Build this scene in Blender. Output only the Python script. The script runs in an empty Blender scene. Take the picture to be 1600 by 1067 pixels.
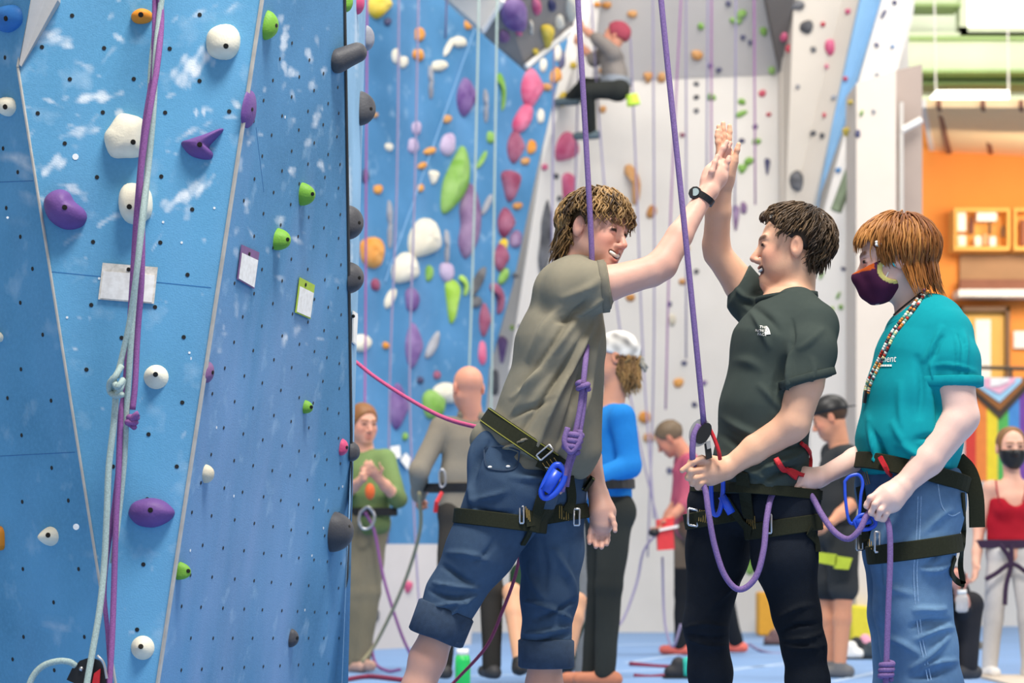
import bpy, math, random
import numpy as np
from mathutils import Vector, Matrix
from mathutils.bvhtree import BVHTree

# ------------------------------------------------------------------ camera, world, lamps, exposure
SC = bpy.context.scene
COL = SC.collection
FPX, HX, HY, CH = 3600.0, 800.0, 860.0, 0.75        # focal length in pixels, principal column, horizon row, camera height
cam_d = bpy.data.cameras.new('camera'); cam = bpy.data.objects.new('camera', cam_d); COL.objects.link(cam)
cam_d.sensor_width = 36.0; cam_d.lens = FPX * 36.0 / 1600.0
cam_d.shift_y = (HY - 533.5) / 1600.0
cam.location = (0, 0, CH); cam.rotation_euler = (math.pi / 2, 0, 0)
cam_d.dof.use_dof = True; cam_d.dof.focus_distance = 6.9; cam_d.dof.aperture_fstop = 3.8
cam_d.clip_end = 200
SC.camera = cam
W = bpy.data.worlds.new('hall_light'); SC.world = W; W.use_nodes = True
bg = W.node_tree.nodes['Background']; bg.inputs[0].default_value = (1.0, 0.97, 0.925, 1); bg.inputs[1].default_value = 0.52
SC.view_settings.view_transform = 'Standard'; SC.view_settings.look = 'None'
SC.view_settings.exposure = 0.0; SC.view_settings.gamma = 1.0; SC.view_settings.use_curve_mapping = False
def area(name, loc, sx, sy, power, col=(1, .955, .89), target=None):
    d = bpy.data.lights.new(name, 'AREA'); d.shape = 'RECTANGLE'; d.size = sx; d.size_y = sy; d.energy = power; d.color = col
    o = bpy.data.objects.new(name, d); COL.objects.link(o); o.location = loc
    t = Vector(target if target else (loc[0], loc[1], 0)) - Vector(loc)
    o.rotation_euler = t.to_track_quat('-Z', 'Y').to_euler()
    return o
area('ceiling_lamp', (1.0, 4.1, 7.8), 2.6, 1.4, 860, target=(0, 6.7, 1))
area('ceiling_lamp', (-1.5, 11.0, 9.0), 5, 3, 620, target=(-1, 14, 1))
area('ceiling_lamp', (4.0, 15.5, 9.0), 5, 3, 470, target=(3.0, 20, 2))
area('window_daylight', (9.5, 13.0, 5.5), 4, 5, 330, (1, .98, .95), target=(1.5, 12, 1.0))

area('mezzanine_fill', (5.6, 23.6, 4.4), 1.6, .8, 70, (1, .86, .66), target=(5.4, 26, 3.0))  # added warm fill without a fixture, brightens the orange wall
area('mezzanine_fill', (5.2, 22.0, 7.6), 2.5, 1, 50, (1, .97, .9), target=(5.2, 25.5, 5.6))  # added fill without a fixture, brightens the green beams
# ------------------------------------------------------------------ helpers
def P(x, y, Y):                                    # point at depth Y on the line of sight through a pixel
    return np.array([(x - HX) / FPX * Y, Y, CH + (HY - y) / FPX * Y])
def V(a): return Vector((float(a[0]), float(a[1]), float(a[2])))
def nrm(a):
    a = np.asarray(a, float); return a / max(1e-9, np.linalg.norm(a))
def lin(c):
    if isinstance(c, str): c = tuple(int(c[i:i + 2], 16) for i in (1, 3, 5))
    return tuple(((v / 255) / 12.92 if v / 255 <= .04045 else ((v / 255 + .055) / 1.055) ** 2.4) for v in c)
MATS = {}
def mat(name, col, rough=.6, var=.12, scale=30, bump=0., bscale=200, metal=0., emit=0., vcol=False, stretch=None, spec=.4, sub=0., trans=0., col2=None):
    if name in MATS: return MATS[name]
    m = bpy.data.materials.new(name); m.use_nodes = True; nt = m.node_tree; N = nt.nodes; L = nt.links
    b = N['Principled BSDF']; b.inputs['Roughness'].default_value = rough; b.inputs['Metallic'].default_value = metal
    b.inputs['Specular IOR Level'].default_value = spec
    c = lin(col)
    tc = N.new('ShaderNodeTexCoord'); mp = N.new('ShaderNodeMapping'); L.new(tc.outputs['Object'], mp.inputs[0])
    if stretch: mp.inputs['Scale'].default_value = stretch
    nz = N.new('ShaderNodeTexNoise'); nz.inputs['Scale'].default_value = scale; nz.inputs['Detail'].default_value = 5; L.new(mp.outputs[0], nz.inputs['Vector'])
    if vcol:
        at = N.new('ShaderNodeAttribute'); at.attribute_name = 'Col'
        hs = N.new('ShaderNodeHueSaturation'); L.new(at.outputs['Color'], hs.inputs['Color'])
        mr = N.new('ShaderNodeMapRange'); mr.inputs['To Min'].default_value = 1 - var; mr.inputs['To Max'].default_value = 1 + var
        L.new(nz.outputs['Fac'], mr.inputs['Value']); L.new(mr.outputs[0], hs.inputs['Value']); L.new(hs.outputs[0], b.inputs['Base Color'])
    else:
        mx = N.new('ShaderNodeMix'); mx.data_type = 'RGBA'
        c2 = lin(col2) if col2 else tuple(min(1, v * (1 + var)) for v in c)
        mx.inputs['A'].default_value = (*[v * (1 - var) for v in c], 1); mx.inputs['B'].default_value = (*c2, 1)
        mr = N.new('ShaderNodeMapRange'); mr.inputs['From Min'].default_value = .3; mr.inputs['From Max'].default_value = .7
        L.new(nz.outputs['Fac'], mr.inputs['Value']); L.new(mr.outputs[0], mx.inputs['Factor']); L.new(mx.outputs['Result'], b.inputs['Base Color'])
    if bump:
        n2 = N.new('ShaderNodeTexNoise'); n2.inputs['Scale'].default_value = bscale; n2.inputs['Detail'].default_value = 3; L.new(mp.outputs[0], n2.inputs['Vector'])
        bp = N.new('ShaderNodeBump'); bp.inputs['Strength'].default_value = bump; bp.inputs['Distance'].default_value = .004
        L.new(n2.outputs['Fac'], bp.inputs['Height']); L.new(bp.outputs[0], b.inputs['Normal'])
    if emit: b.inputs['Emission Color'].default_value = (*c, 1); b.inputs['Emission Strength'].default_value = emit
    if sub:
        b.inputs['Subsurface Weight'].default_value = sub; b.inputs['Subsurface Radius'].default_value = (.012, .005, .003); b.inputs['Subsurface Scale'].default_value = .6
    if trans: b.inputs['Transmission Weight'].default_value = trans
    MATS[name] = m; return m
def rawmesh(name, v, polys, smooth=True, cols=None):
    v = np.asarray(v, np.float32).reshape(-1, 3)
    me = bpy.data.meshes.new(name)
    if isinstance(polys, np.ndarray):
        n, q = polys.shape; me.vertices.add(len(v)); me.vertices.foreach_set('co', v.ravel())
        me.loops.add(n * q); me.loops.foreach_set('vertex_index', polys.astype(np.int32).ravel())
        me.polygons.add(n); me.polygons.foreach_set('loop_start', np.arange(0, n * q, q, dtype=np.int32))
        me.polygons.foreach_set('loop_total', np.full(n, q, np.int32)); me.update(calc_edges=True)
    else:
        me.from_pydata([tuple(map(float, p)) for p in v], [], [tuple(map(int, f)) for f in polys])
    me.polygons.foreach_set('use_smooth', np.full(len(me.polygons), bool(smooth)))
    if cols is not None:
        a = me.color_attributes.new('Col', 'FLOAT_COLOR', 'POINT')
        c = np.ones((len(v), 4), np.float32); c[:, :3] = cols; a.data.foreach_set('color', c.ravel())
    me.update(); return me
def put(name, me, m=None, parent=None):
    o = bpy.data.objects.new(name, me); COL.objects.link(o)
    if m is not None:
        if not me.materials: me.materials.append(MATS[m] if isinstance(m, str) else m)
    if parent is not None:
        o.parent = parent; o.matrix_parent_inverse = Matrix.Translation(-Vector(parent['base'])) if 'base' in parent else Matrix.Identity(4)
    return o
def obj(name, v, f, m, parent=None, smooth=False, cols=None): return put(name, rawmesh(name, v, f, smooth, cols), m, parent)
def tag(o, label, cat, group=None):
    o['label'] = label; o['category'] = cat
    if group: o['group'] = group
    return o
def struct(o): o['kind'] = 'structure'; return o
def thing(name, label, cat, loc, group=None):
    o = bpy.data.objects.new(name, None); COL.objects.link(o); o.location = V(loc); o['base'] = [float(q) for q in loc]
    o.empty_display_size = .1
    return tag(o, label, cat, group)
# --- simple solids: return (verts, faces)
def merge(*parts):
    vs, fs, n = [], [], 0
    for v, f in parts:
        vs.append(np.asarray(v, float).reshape(-1, 3)); fs += [tuple(i + n for i in q) for q in f]; n += len(vs[-1])
    return np.concatenate(vs), fs
def boxm(c, h, ax=None):
    ax = np.eye(3) if ax is None else np.asarray(ax, float)
    v = [np.asarray(c) + sx * h[0] * ax[0] + sy * h[1] * ax[1] + sz * h[2] * ax[2] for sx in (-1, 1) for sy in (-1, 1) for sz in (-1, 1)]
    return np.array(v), [(0, 1, 3, 2), (4, 6, 7, 5), (0, 4, 5, 1), (2, 3, 7, 6), (0, 2, 6, 4), (1, 5, 7, 3)]
def prism(pts, d):                                  # planar polygon extruded by vector d (both faces closed)
    pts = np.asarray(pts, float); n = len(pts); v = np.concatenate([pts, pts + np.asarray(d)])
    return v, [tuple(range(n)), tuple(range(2 * n - 1, n - 1, -1))] + [(i, i + n, (i + 1) % n + n, (i + 1) % n) for i in range(n)]
def catmull(pts, per=6):
    p = np.asarray(pts, float)
    if len(p) < 3: return np.array([p[0] + (p[-1] - p[0]) * t for t in np.linspace(0, 1, per + 1)])
    q = np.concatenate([[2 * p[0] - p[1]], p, [2 * p[-1] - p[-2]]]); out = []
    for i in range(1, len(q) - 2):
        for t in np.arange(per) / per:
            a, b, c, d = q[i - 1:i + 3]
            out.append(.5 * (2 * b + (c - a) * t + (2 * a - 5 * b + 4 * c - d) * t * t + (3 * b - a - 3 * c + d) * t ** 3))
    out.append(p[-1]); return np.array(out)
def tube(pts, r, n=8, closed=False, flat=None):     # r: number or list; flat: (dir, factor) squashes the section
    p = np.asarray(pts, float); m = len(p); r = np.broadcast_to(np.asarray(r, float), (m,))
    if closed: t = np.roll(p, -1, 0) - np.roll(p, 1, 0)
    else: t = np.gradient(p, axis=0)
    t = t / np.maximum(1e-9, np.linalg.norm(t, axis=1))[:, None]
    a = nrm(np.cross(t[0], [0.3, .9, .2])); vs = []
    for i in range(m):
        a = nrm(a - t[i] * a.dot(t[i])); b = np.cross(t[i], a)
        ang = np.arange(n) * 2 * math.pi / n
        vs.append(p[i] + r[i] * (np.cos(ang)[:, None] * a + np.sin(ang)[:, None] * b))
    v = np.concatenate(vs); f = []
    for i in range(m if closed else m - 1):
        j = (i + 1) % m
        for k in range(n): f.append((i * n + k, i * n + (k + 1) % n, j * n + (k + 1) % n, j * n + k))
    if not closed: f += [tuple(range(n - 1, -1, -1)), tuple(range((m - 1) * n, m * n))]
    return v, f
def ribbon(pts, nrmls, w, t):                       # strap: path, outward normals, width, thickness
    p = np.asarray(pts, float); tg = np.gradient(p, axis=0); vs, f = [], []
    w = np.broadcast_to(np.asarray(w, float), (len(p),))
    for i in range(len(p)):
        n = nrm(nrmls[i]); s = nrm(np.cross(tg[i], n))
        for a, b in ((-1, 0), (1, 0), (1, 1), (-1, 1)): vs.append(p[i] + s * a * w[i] / 2 + n * b * t)
    m = len(p)
    for i in range(m - 1):
        for k in range(4): f.append((i * 4 + k, i * 4 + (k + 1) % 4, i * 4 + 4 + (k + 1) % 4, i * 4 + 4 + k))
    f += [(3, 2, 1, 0), (m * 4 - 4, m * 4 - 3, m * 4 - 2, m * 4 - 1)]
    return np.array(vs), f
def sphere(c, r, ax=None, nu=12, nv=8):
    ax = np.eye(3) if ax is None else np.asarray(ax); r = np.broadcast_to(np.asarray(r, float), (3,)); v = [np.asarray(c) + ax[2] * r[2]]
    for j in range(1, nv):
        for i in range(nu):
            th, ph = math.pi * j / nv, 2 * math.pi * i / nu
            v.append(np.asarray(c) + ax[0] * r[0] * math.sin(th) * math.cos(ph) + ax[1] * r[1] * math.sin(th) * math.sin(ph) + ax[2] * r[2] * math.cos(th))
    v.append(np.asarray(c) - ax[2] * r[2]); f = [(0, 1 + i, 1 + (i + 1) % nu) for i in range(nu)]
    for j in range(nv - 2):
        for i in range(nu): f.append((1 + j * nu + i, 1 + (j + 1) * nu + i, 1 + (j + 1) * nu + (i + 1) % nu, 1 + j * nu + (i + 1) % nu))
    k = len(v) - 1; f += [(k, k - nu + (i + 1) % nu, k - nu + i) for i in range(nu)]
    return np.array(v), f
# --- signed distance modelling: smooth unions of tapered limbs, meshed with surface nets
def rc(a, b, ra, rb=None, flat=None, end=None):   # end: (point, outward normal) trims the far end flat
    a = np.asarray(a, float); b = np.asarray(b, float); rb = ra if rb is None else rb
    ba = b - a; bb = max(1e-9, ba.dot(ba)); ext = max(ra, rb)
    if flat: ext = ext / min(1, flat[1])
    def fn(X, Y, Z):
        x, y, z = X - a[0], Y - a[1], Z - a[2]
        h = np.clip((x * ba[0] + y * ba[1] + z * ba[2]) / bb, 0, 1)
        x = x - h * ba[0]; y = y - h * ba[1]; z = z - h * ba[2]; q = x * x + y * y + z * z
        if flat:
            n, f = flat; dn = x * n[0] + y * n[1] + z * n[2]; q = q + (f * f - 1) * dn * dn
        d = np.sqrt(np.maximum(q, 0)) - (ra + (rb - ra) * h)
        if end is not None:
            e, en = end; d = np.maximum(d, (X - e[0]) * en[0] + (Y - e[1]) * en[1] + (Z - e[2]) * en[2])
        return d
    return np.minimum(a, b) - ext, np.maximum(a, b) + ext, fn
def ell(c, r, R=None):
    c = np.asarray(c, float); r = np.broadcast_to(np.asarray(r, float), (3,)).copy(); R = np.eye(3) if R is None else np.asarray(R, float)
    e = np.sqrt(((R * r[:, None]) ** 2).sum(0))
    def fn(X, Y, Z):
        x, y, z = X - c[0], Y - c[1], Z - c[2]; k0 = 0; k1 = 0
        for i in range(3):
            q = (x * R[i][0] + y * R[i][1] + z * R[i][2]) / r[i]; k0 = k0 + q * q; k1 = k1 + (q / r[i]) ** 2
        k0 = np.sqrt(k0); return k0 * (k0 - 1) / np.maximum(np.sqrt(k1), 1e-6)
    return c - e, c + e, fn
def half(p, n):                                     # half space: negative behind the plane
    p = np.asarray(p, float); n = nrm(n)
    return None, None, (lambda X, Y, Z: (X - p[0]) * n[0] + (Y - p[1]) * n[1] + (Z - p[2]) * n[2])
class SDF:
    def __init__(s): s.ops = []; s.disp = None
    def u(s, p, k=.02): s.ops.append((0, p, k)); return s
    def sub(s, p, k=.005): s.ops.append((1, p, k)); return s
    def cut(s, p, k=.004): s.ops.append((2, p, k)); return s
    def limb(s, pts, rs, k=.02, flat=None):
        for i in range(len(pts) - 1): s.u(rc(pts[i], pts[i + 1], rs[i], rs[i + 1], flat), k)
        return s
    def bounds(s):
        lo = np.min([p[0] for o, p, k in s.ops if o == 0], 0); hi = np.max([p[1] for o, p, k in s.ops if o == 0], 0); return lo - .02, hi + .02
    def grid(s, lo, hi, h):
        n = np.maximum(4, np.ceil((hi - lo) / h).astype(int) + 1); ax = [(lo[i] + h * np.arange(n[i])).astype(np.float32) for i in range(3)]
        D = np.full(n, 1.0, np.float32)
        for op, p, k in s.ops:
            if p[0] is None: sl = [slice(0, n[i]) for i in range(3)]
            else:
                m = k + 2 * h; i0 = np.maximum(0, np.floor((p[0] - m - lo) / h).astype(int)); i1 = np.minimum(n, np.ceil((p[1] + m - lo) / h).astype(int) + 1)
                if np.any(i1 <= i0): continue
                sl = [slice(i0[i], i1[i]) for i in range(3)]
            X, Y, Z = ax[0][sl[0]][:, None, None], ax[1][sl[1]][None, :, None], ax[2][sl[2]][None, None, :]
            d = p[2](X, Y, Z).astype(np.float32); A = D[tuple(sl)]
            if op == 0: A, d, sg = A, d, 1
            elif op == 1: A, d, sg = -A, d, -1
            else: A, d, sg = -A, -d, -1
            hh = np.maximum(k - np.abs(A - d), 0) / k
            D[tuple(sl)] = sg * (np.minimum(A, d) - hh * hh * k * .25)
        if s.disp is not None: D = D + s.disp(ax[0][:, None, None], ax[1][None, :, None], ax[2][None, None, :]).astype(np.float32)
        return D
    def nets(s, lo, hi, h):
        D = s.grid(lo, hi, h); I = D < 0
        c = [(i, j, k) for i in (0, 1) for j in (0, 1) for k in (0, 1)]
        nx, ny, nz = D.shape; cnt = np.zeros((nx - 1, ny - 1, nz - 1), np.int8)
        for i, j, k in c: cnt += I[i:nx - 1 + i, j:ny - 1 + j, k:nz - 1 + k]
        cell = np.argwhere((cnt > 0) & (cnt < 8)); idx = np.full(cnt.shape, -1, np.int64); idx[tuple(cell.T)] = np.arange(len(cell))
        val = np.stack([D[cell[:, 0] + i, cell[:, 1] + j, cell[:, 2] + k] for i, j, k in c], 1)
        acc = np.zeros((len(cell), 3)); num = np.zeros(len(cell)); cc = np.array(c, float)
        for a in range(8):
            for b in range(a + 1, 8):
                if np.abs(cc[a] - cc[b]).sum() != 1: continue
                va, vb = val[:, a], val[:, b]; m = (va < 0) != (vb < 0)
                t = np.where(m, va / np.where(m, va - vb, 1), 0); acc += m[:, None] * (cc[a] + t[:, None] * (cc[b] - cc[a])); num += m
        v = lo + h * (cell + acc / np.maximum(num, 1)[:, None]); q = []
        for ax in range(3):
            o1, o2 = (ax + 1) % 3, (ax + 2) % 3; sa = [slice(None)] * 3; sb = [slice(None)] * 3; sa[ax] = slice(0, -1); sb[ax] = slice(1, None)
            A, B = I[tuple(sa)], I[tuple(sb)]; e = np.argwhere(A != B)
            e = e[(e[:, o1] > 0) & (e[:, o2] > 0) & (e[:, o1] < D.shape[o1] - 1) & (e[:, o2] < D.shape[o2] - 1)]
            if not len(e): continue
            fl = A[tuple(e.T)]; g = []
            for d1, d2 in ((1, 1), (0, 1), (0, 0), (1, 0)):
                w = e.copy(); w[:, o1] -= d1; w[:, o2] -= d2; g.append(idx[tuple(w.T)])
            g = np.stack(g, 1); q.append(np.where(fl[:, None], g, g[:, ::-1]))
        return v, (np.concatenate(q) if q else np.zeros((0, 4), int))
    def mesh(s, h, refine=(), box=None):
        lo, hi = s.bounds() if box is None else box
        v, q = s.nets(lo, hi, h)
        for rl, rh, rhh in refine:
            rl, rh = np.asarray(rl), np.asarray(rh)
            ins = np.all((v > rl + h * .6) & (v < rh - h * .6), 1); q = q[~np.all(ins[q], 1)]
            v2, q2 = s.nets(rl, rh, rhh); q = np.concatenate([q, q2 + len(v)]); v = np.concatenate([v, v2])
        used = np.unique(q); re = np.full(len(v), -1); re[used] = np.arange(len(used))
        return v[used], re[q]
def vnormals(v, q):
    n = np.zeros_like(v); fn = np.cross(v[q[:, 2]] - v[q[:, 0]], v[q[:, 3 % q.shape[1]]] - v[q[:, 1]])
    for i in range(q.shape[1]): np.add.at(n, q[:, i], fn)
    return n / np.maximum(1e-12, np.linalg.norm(n, axis=1))[:, None]
def topx(v): return HX + FPX * v[:, 0] / v[:, 1], HY - FPX * (v[:, 2] - CH) / v[:, 1]
def sn(X, Y, Z, sc, seed, n=6):
    r = np.random.RandomState(seed); out = 0
    for i in range(n):
        d = r.normal(size=3); d /= np.linalg.norm(d); out = out + np.sin((X * d[0] + Y * d[1] + Z * d[2]) * sc * r.uniform(.6, 1.5) + r.uniform(0, 6.28))
    return out / n
def folds(v, q, lines, noise=(0, 0), seed=1):       # cloth creases: (x0, y0, x1, y1, width, height) on the side that faces the hall
    n = vnormals(v, q); x, y = topx(v); fac = np.clip(-n[:, 1] * 1.6, 0, 1); d = np.zeros(len(v))
    for x0, y0, x1, y1, w, a in lines:
        w *= .66; a *= 3.3
        dx, dy = x1 - x0, y1 - y0; L2 = dx * dx + dy * dy; t = ((x - x0) * dx + (y - y0) * dy) / L2
        bend = 6 * np.sin(t * 3.0 + x0); L1 = math.sqrt(L2); pd = ((x - x0) * dy - (y - y0) * dx) / L1 + bend
        end = np.clip(1.15 - np.abs(np.clip(t, -.5, 1.5) - .5) * 2, 0, 1) ** .7
        d += a * end * np.exp(-(pd / w) ** 2) * fac
    if noise[0]: d += noise[0] * sn(v[:, 0], v[:, 1], v[:, 2], noise[1], seed, 10)
    return v + n * d[:, None]
def bvh(*vqs):
    vs, fs, n = [], [], 0
    for v, q in vqs: vs += [V(p) for p in v]; fs += [tuple(int(i) + n for i in f) for f in q]; n += len(v)
    return BVHTree.FromPolygons(vs, fs)
EYE = np.array([0, 0, CH])
def onpx(tree, x, y, off=.0015, guess=7.0):         # the spot of a surface seen at a pixel, and its normal
    d = nrm(P(x, y, 1.0) - EYE); h = tree.ray_cast(V(EYE), V(d)) if tree else (None,) * 4
    if h[0] is None: return P(x, y, guess), np.array([0, -1., 0])
    n = np.array(h[1]); n = -n if n.dot(d) > 0 else n
    return np.array(h[0]) + n * off, n
def strap(tree, px, w, t, off=.001, guess=7.0, per=6):
    pp = catmull([(a[0], a[1], 0) for a in px], per); r = [onpx(tree, a[0], a[1], off, guess) for a in pp]
    p = np.array([i[0] for i in r]); n = np.array([i[1] for i in r])
    for _ in range(3):
        p[1:-1] = (p[:-2] + 2 * p[1:-1] + p[2:]) / 4; n[1:-1] = (n[:-2] + n[1:-1] + n[2:])
    return ribbon(p, n, w, t)
def band(tree, c, n, w, t, rmax=.3, seg=48, grow=.002, smooth=3, outer=False): # belt, cuff or leg loop that follows what it goes round
    c = np.asarray(c, float); n = nrm(n); a = nrm(np.cross(n, [0, 1, .1])); b = np.cross(n, a); R = []
    for i in range(seg):
        th = 2 * math.pi * i / seg; d = a * math.cos(th) + b * math.sin(th); best = []
        for o in (-.4, 0, .4):
            if outer: h = tree.ray_cast(V(c + n * o * w + d * rmax), V(-d), rmax); best.append(rmax - h[3] if h[0] is not None else None)
            else: h = tree.ray_cast(V(c + n * o * w), V(d), rmax); best.append(h[3] if h[0] is not None else None)
        best = [q for q in best if q is not None]; R.append(max(best) if best else np.nan)
    R = np.array(R); ok = ~np.isnan(R); R = np.interp(np.arange(seg), np.arange(seg)[ok], R[ok]) if ok.any() else np.full(seg, rmax * .6)
    for _ in range(smooth): R = np.maximum(R * (.97 if outer else .5), (np.roll(R, 1) + R + np.roll(R, -1)) / 3)
    R = R + grow; vs, f = [], []
    for i in range(seg):
        th = 2 * math.pi * i / seg; d = a * math.cos(th) + b * math.sin(th)
        for s, r in ((-1, 0), (-.9, t), (.9, t), (1, 0), (1, -t), (-1, -t)): vs.append(c + d * (R[i] + r) + n * s * w / 2)
    for i in range(seg):
        j = (i + 1) % seg
        for k in range(6): f.append((i * 6 + k, i * 6 + (k + 1) % 6, j * 6 + (k + 1) % 6, j * 6 + k))
    return np.array(vs), f
# ------------------------------------------------------------------ materials
mat('skin', '#dda58c', .5, .05, 40, .12, 350, vcol=True, sub=.08, spec=.35)
mat('hairm', '#6a4a2a', .5, .12, 300, vcol=True, spec=.35)
mat('cloth_v', '#777777', .9, .07, 60, .35, 900, vcol=True, spec=.1)
mat('denim', '#3f5f8a', .9, .16, 50, .5, 700, vcol=True, spec=.12)
mat('plastic_black', '#1b1b1d', .4, .1, 60)
mat('rubber', '#2a2a2a', .8, .1, 60)
mat('webbing', '#2c2e22', .85, .12, 200, .4, 900, spec=.12)
mat('stitch_gold', '#a88a4a', .8, .1, 200)
mat('stitch_olive', '#8c8a3a', .8, .1, 200)
mat('steel', '#c9c9cc', .28, .05, 40, metal=.9)
mat('red_strap', '#c4202a', .6, .1, 100, .2, 500)
mat('blue_alloy', '#1f4fd0', .35, .06, 60, spec=.6)
mat('rope_purple', '#80689c', .8, .22, 260, .6, 500, spec=.15)
mat('rope_violet', '#925f98', .85, .2, 260, .6, 500, spec=.15)
mat('rope_grey', '#a9bcb8', .85, .2, 260, .6, 500, spec=.15)
mat('rope_pink', '#c8567f', .8, .2, 260, .6, 500, spec=.15)
mat('rope_maroon', '#8a3a52', .8, .2, 260, .6, 500, spec=.15)
mat('rope_olive', '#a8a080', .8, .2, 260, .6, 500, spec=.15)
mat('rope_dull', '#8f88a8', .8, .2, 260, .6, 500, spec=.15)
mat('tnut', '#15191c', .6, .1, 100)
mat('tnut_white', '#e8ecee', .6, .1, 100)
mat('wall_cream', '#d8d3cc', .85, .03, 3, .1, 60)
mat('wall_grey', '#bdb9b6', .85, .03, 3, .1, 60)
mat('wall_white', '#ebe6df', .85, .02, 3, .1, 60)
mat('wall_beige', '#cfc6ba', .85, .03, 3, .1, 60)
mat('wall_taupe', '#8d8680', .85, .08, 4, .1, 60)
mat('wall_dark', '#6c6764', .85, .05, 4, .1, 60)
mat('wall_base', '#cdc6c2', .85, .04, 3, .1, 60)
mat('wall_sky', '#88b6de', .85, .05, 6, .1, 60)
mat('edge_white', '#eeeae4', .6, .03, 10)
mat('trim_metal', '#b9b6b0', .45, .12, 30, metal=.3)
mat('mat_blue', '#7a9dcb', .6, .06, 2.5, .1, 80)
mat('mat_seam', '#a9c0dc', .7, .05, 20)
mat('concrete', '#c9bdae', .85, .08, 5, .15, 60)
mat('beam_green', '#e3ecca', .5, .04, 3)
mat('beam_dark', '#a3bf78', .5, .06, 3)
mat('window_glow', '#ffffff', .5, 0, 5, emit=1.6)
mat('lamp_glow', '#fffaf0', .5, 0, 5, emit=2.2)
mat('orange_wall', '#f59a48', .8, .03, 2, emit=0)
mat('plank', '#ffd9a8', .7, .06, 8, stretch=(1, 8, 8))
mat('joist', '#8a5a48', .7, .08, 8)
mat('mauve', '#a8988f', .8, .06, 3)
mat('cubby_wood', '#f4b45c', .7, .05, 5)
mat('door_wood', '#e2b25c', .6, .06, 5, stretch=(8, 8, 1))
mat('door_frame', '#7a5a40', .6, .06, 5)
mat('paper', '#f2efe9', .8, .04, 25)
mat('paper_stain', '#e9e5df', .8, .08, 60, col2='#f6f4f0')
mat('brown_panel', '#b08a68', .8, .08, 4)
mat('rail', '#55504a', .5, .05, 10, metal=.4)
mat('slab_grey', '#8f8d8a', .8, .06, 5)
mat('green_plastic', '#28c25c', .35, .08, 20)
def flat_mat(name, c, rough=.6): return mat(name, c, rough, .06, 30)

def blue_wall(name, col, streak):
    m = bpy.data.materials.new(name); m.use_nodes = True; nt = m.node_tree; N = nt.nodes; L = nt.links; b = N['Principled BSDF']
    b.inputs['Roughness'].default_value = .8; b.inputs['Specular IOR Level'].default_value = .2
    tc = N.new('ShaderNodeTexCoord'); at = N.new('ShaderNodeAttribute'); at.attribute_name = 'Col'
    def noise(s, d, st=None):
        n = N.new('ShaderNodeTexNoise'); n.inputs['Scale'].default_value = s; n.inputs['Detail'].default_value = d
        mp = N.new('ShaderNodeMapping'); mp.inputs['Scale'].default_value = st or (1, 1, 1); L.new(tc.outputs['Object'], mp.inputs[0]); L.new(mp.outputs[0], n.inputs['Vector']); return n
    def ramp(src, lo, hi):
        r = N.new('ShaderNodeMapRange'); r.inputs['From Min'].default_value = lo; r.inputs['From Max'].default_value = hi; L.new(src, r.inputs['Value']); return r.outputs[0]
    def mix(f, a, bb):
        x = N.new('ShaderNodeMix'); x.data_type = 'RGBA'; L.new(f, x.inputs['Factor'])
        for s, q in (('A', a), ('B', bb)):
            if isinstance(q, tuple): x.inputs[s].default_value = (*q, 1)
            else: L.new(q, x.inputs[s])
        return x.outputs['Result']
    def mul(a, bb):
        x = N.new('ShaderNodeMath'); x.operation = 'MULTIPLY'; x.use_clamp = True; L.new(a, x.inputs[0])
        if isinstance(bb, float): x.inputs[1].default_value = bb
        else: L.new(bb, x.inputs[1])
        return x.outputs[0]
    c = lin(col); dk = tuple(v * .82 for v in c); lt = tuple(v * 1.12 + .015 for v in c)
    base = mix(ramp(noise(2.2, 4).outputs['Fac'], .3, .7), dk, lt)
    base = mix(mul(ramp(noise(90, 3).outputs['Fac'], .4, .75), .25), base, tuple(v * 1.25 + .03 for v in c))
    base = mix(mul(ramp(noise(2.6, 4, (1, 1, .22)).outputs['Fac'], .45, .72), streak), base, lin('#9aaed6'))
    base = mix(mul(ramp(noise(9, 6).outputs['Fac'], .60, .82), .4), base, lin('#c6e0f2'))
    sep = N.new('ShaderNodeSeparateColor'); L.new(at.outputs['Color'], sep.inputs[0])
    ch = mul(sep.outputs[0], ramp(noise(26, 7).outputs['Fac'], .05, .70))
    L.new(mix(ch, base, lin('#eef3f6')), b.inputs['Base Color'])
    n2 = noise(220, 3); bp = N.new('ShaderNodeBump'); bp.inputs['Strength'].default_value = .3; bp.inputs['Distance'].default_value = .003
    L.new(n2.outputs['Fac'], bp.inputs['Height']); L.new(bp.outputs[0], b.inputs['Normal'])
    MATS[name] = m; return m
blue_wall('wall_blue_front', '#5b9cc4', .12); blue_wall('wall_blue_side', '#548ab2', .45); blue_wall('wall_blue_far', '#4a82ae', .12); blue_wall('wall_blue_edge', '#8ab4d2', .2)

# ------------------------------------------------------------------ floor
struct(obj('floor', *boxm((1.5, 16, -.05), (14, 16, .05)), 'mat_blue'))
fl = bpy.data.objects['floor']
for i, (x0, y0, x1, y1) in enumerate([(640, 1060, 1250, 1040), (900, 1010, 1250, 1000), (1140, 1048, 1240, 1035), (1300, 1066, 1420, 1040), (980, 1036, 1080, 1020)]):
    a = P(x0, y0, .75 * FPX / (y0 - HY)); b = P(x1, y1, .75 * FPX / (y1 - HY)); d = nrm(b - a); s = np.cross(d, [0, 0, 1])
    obj('mat_seam', *prism([a + s * .03, b + s * .03, b - s * .03, a - s * .03], (0, 0, .004)), 'mat_seam', fl)
cf = obj('floor', *boxm((4.2, 12.9, .004), (1.45, .75, .012)), 'concrete'); struct(cf)

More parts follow.
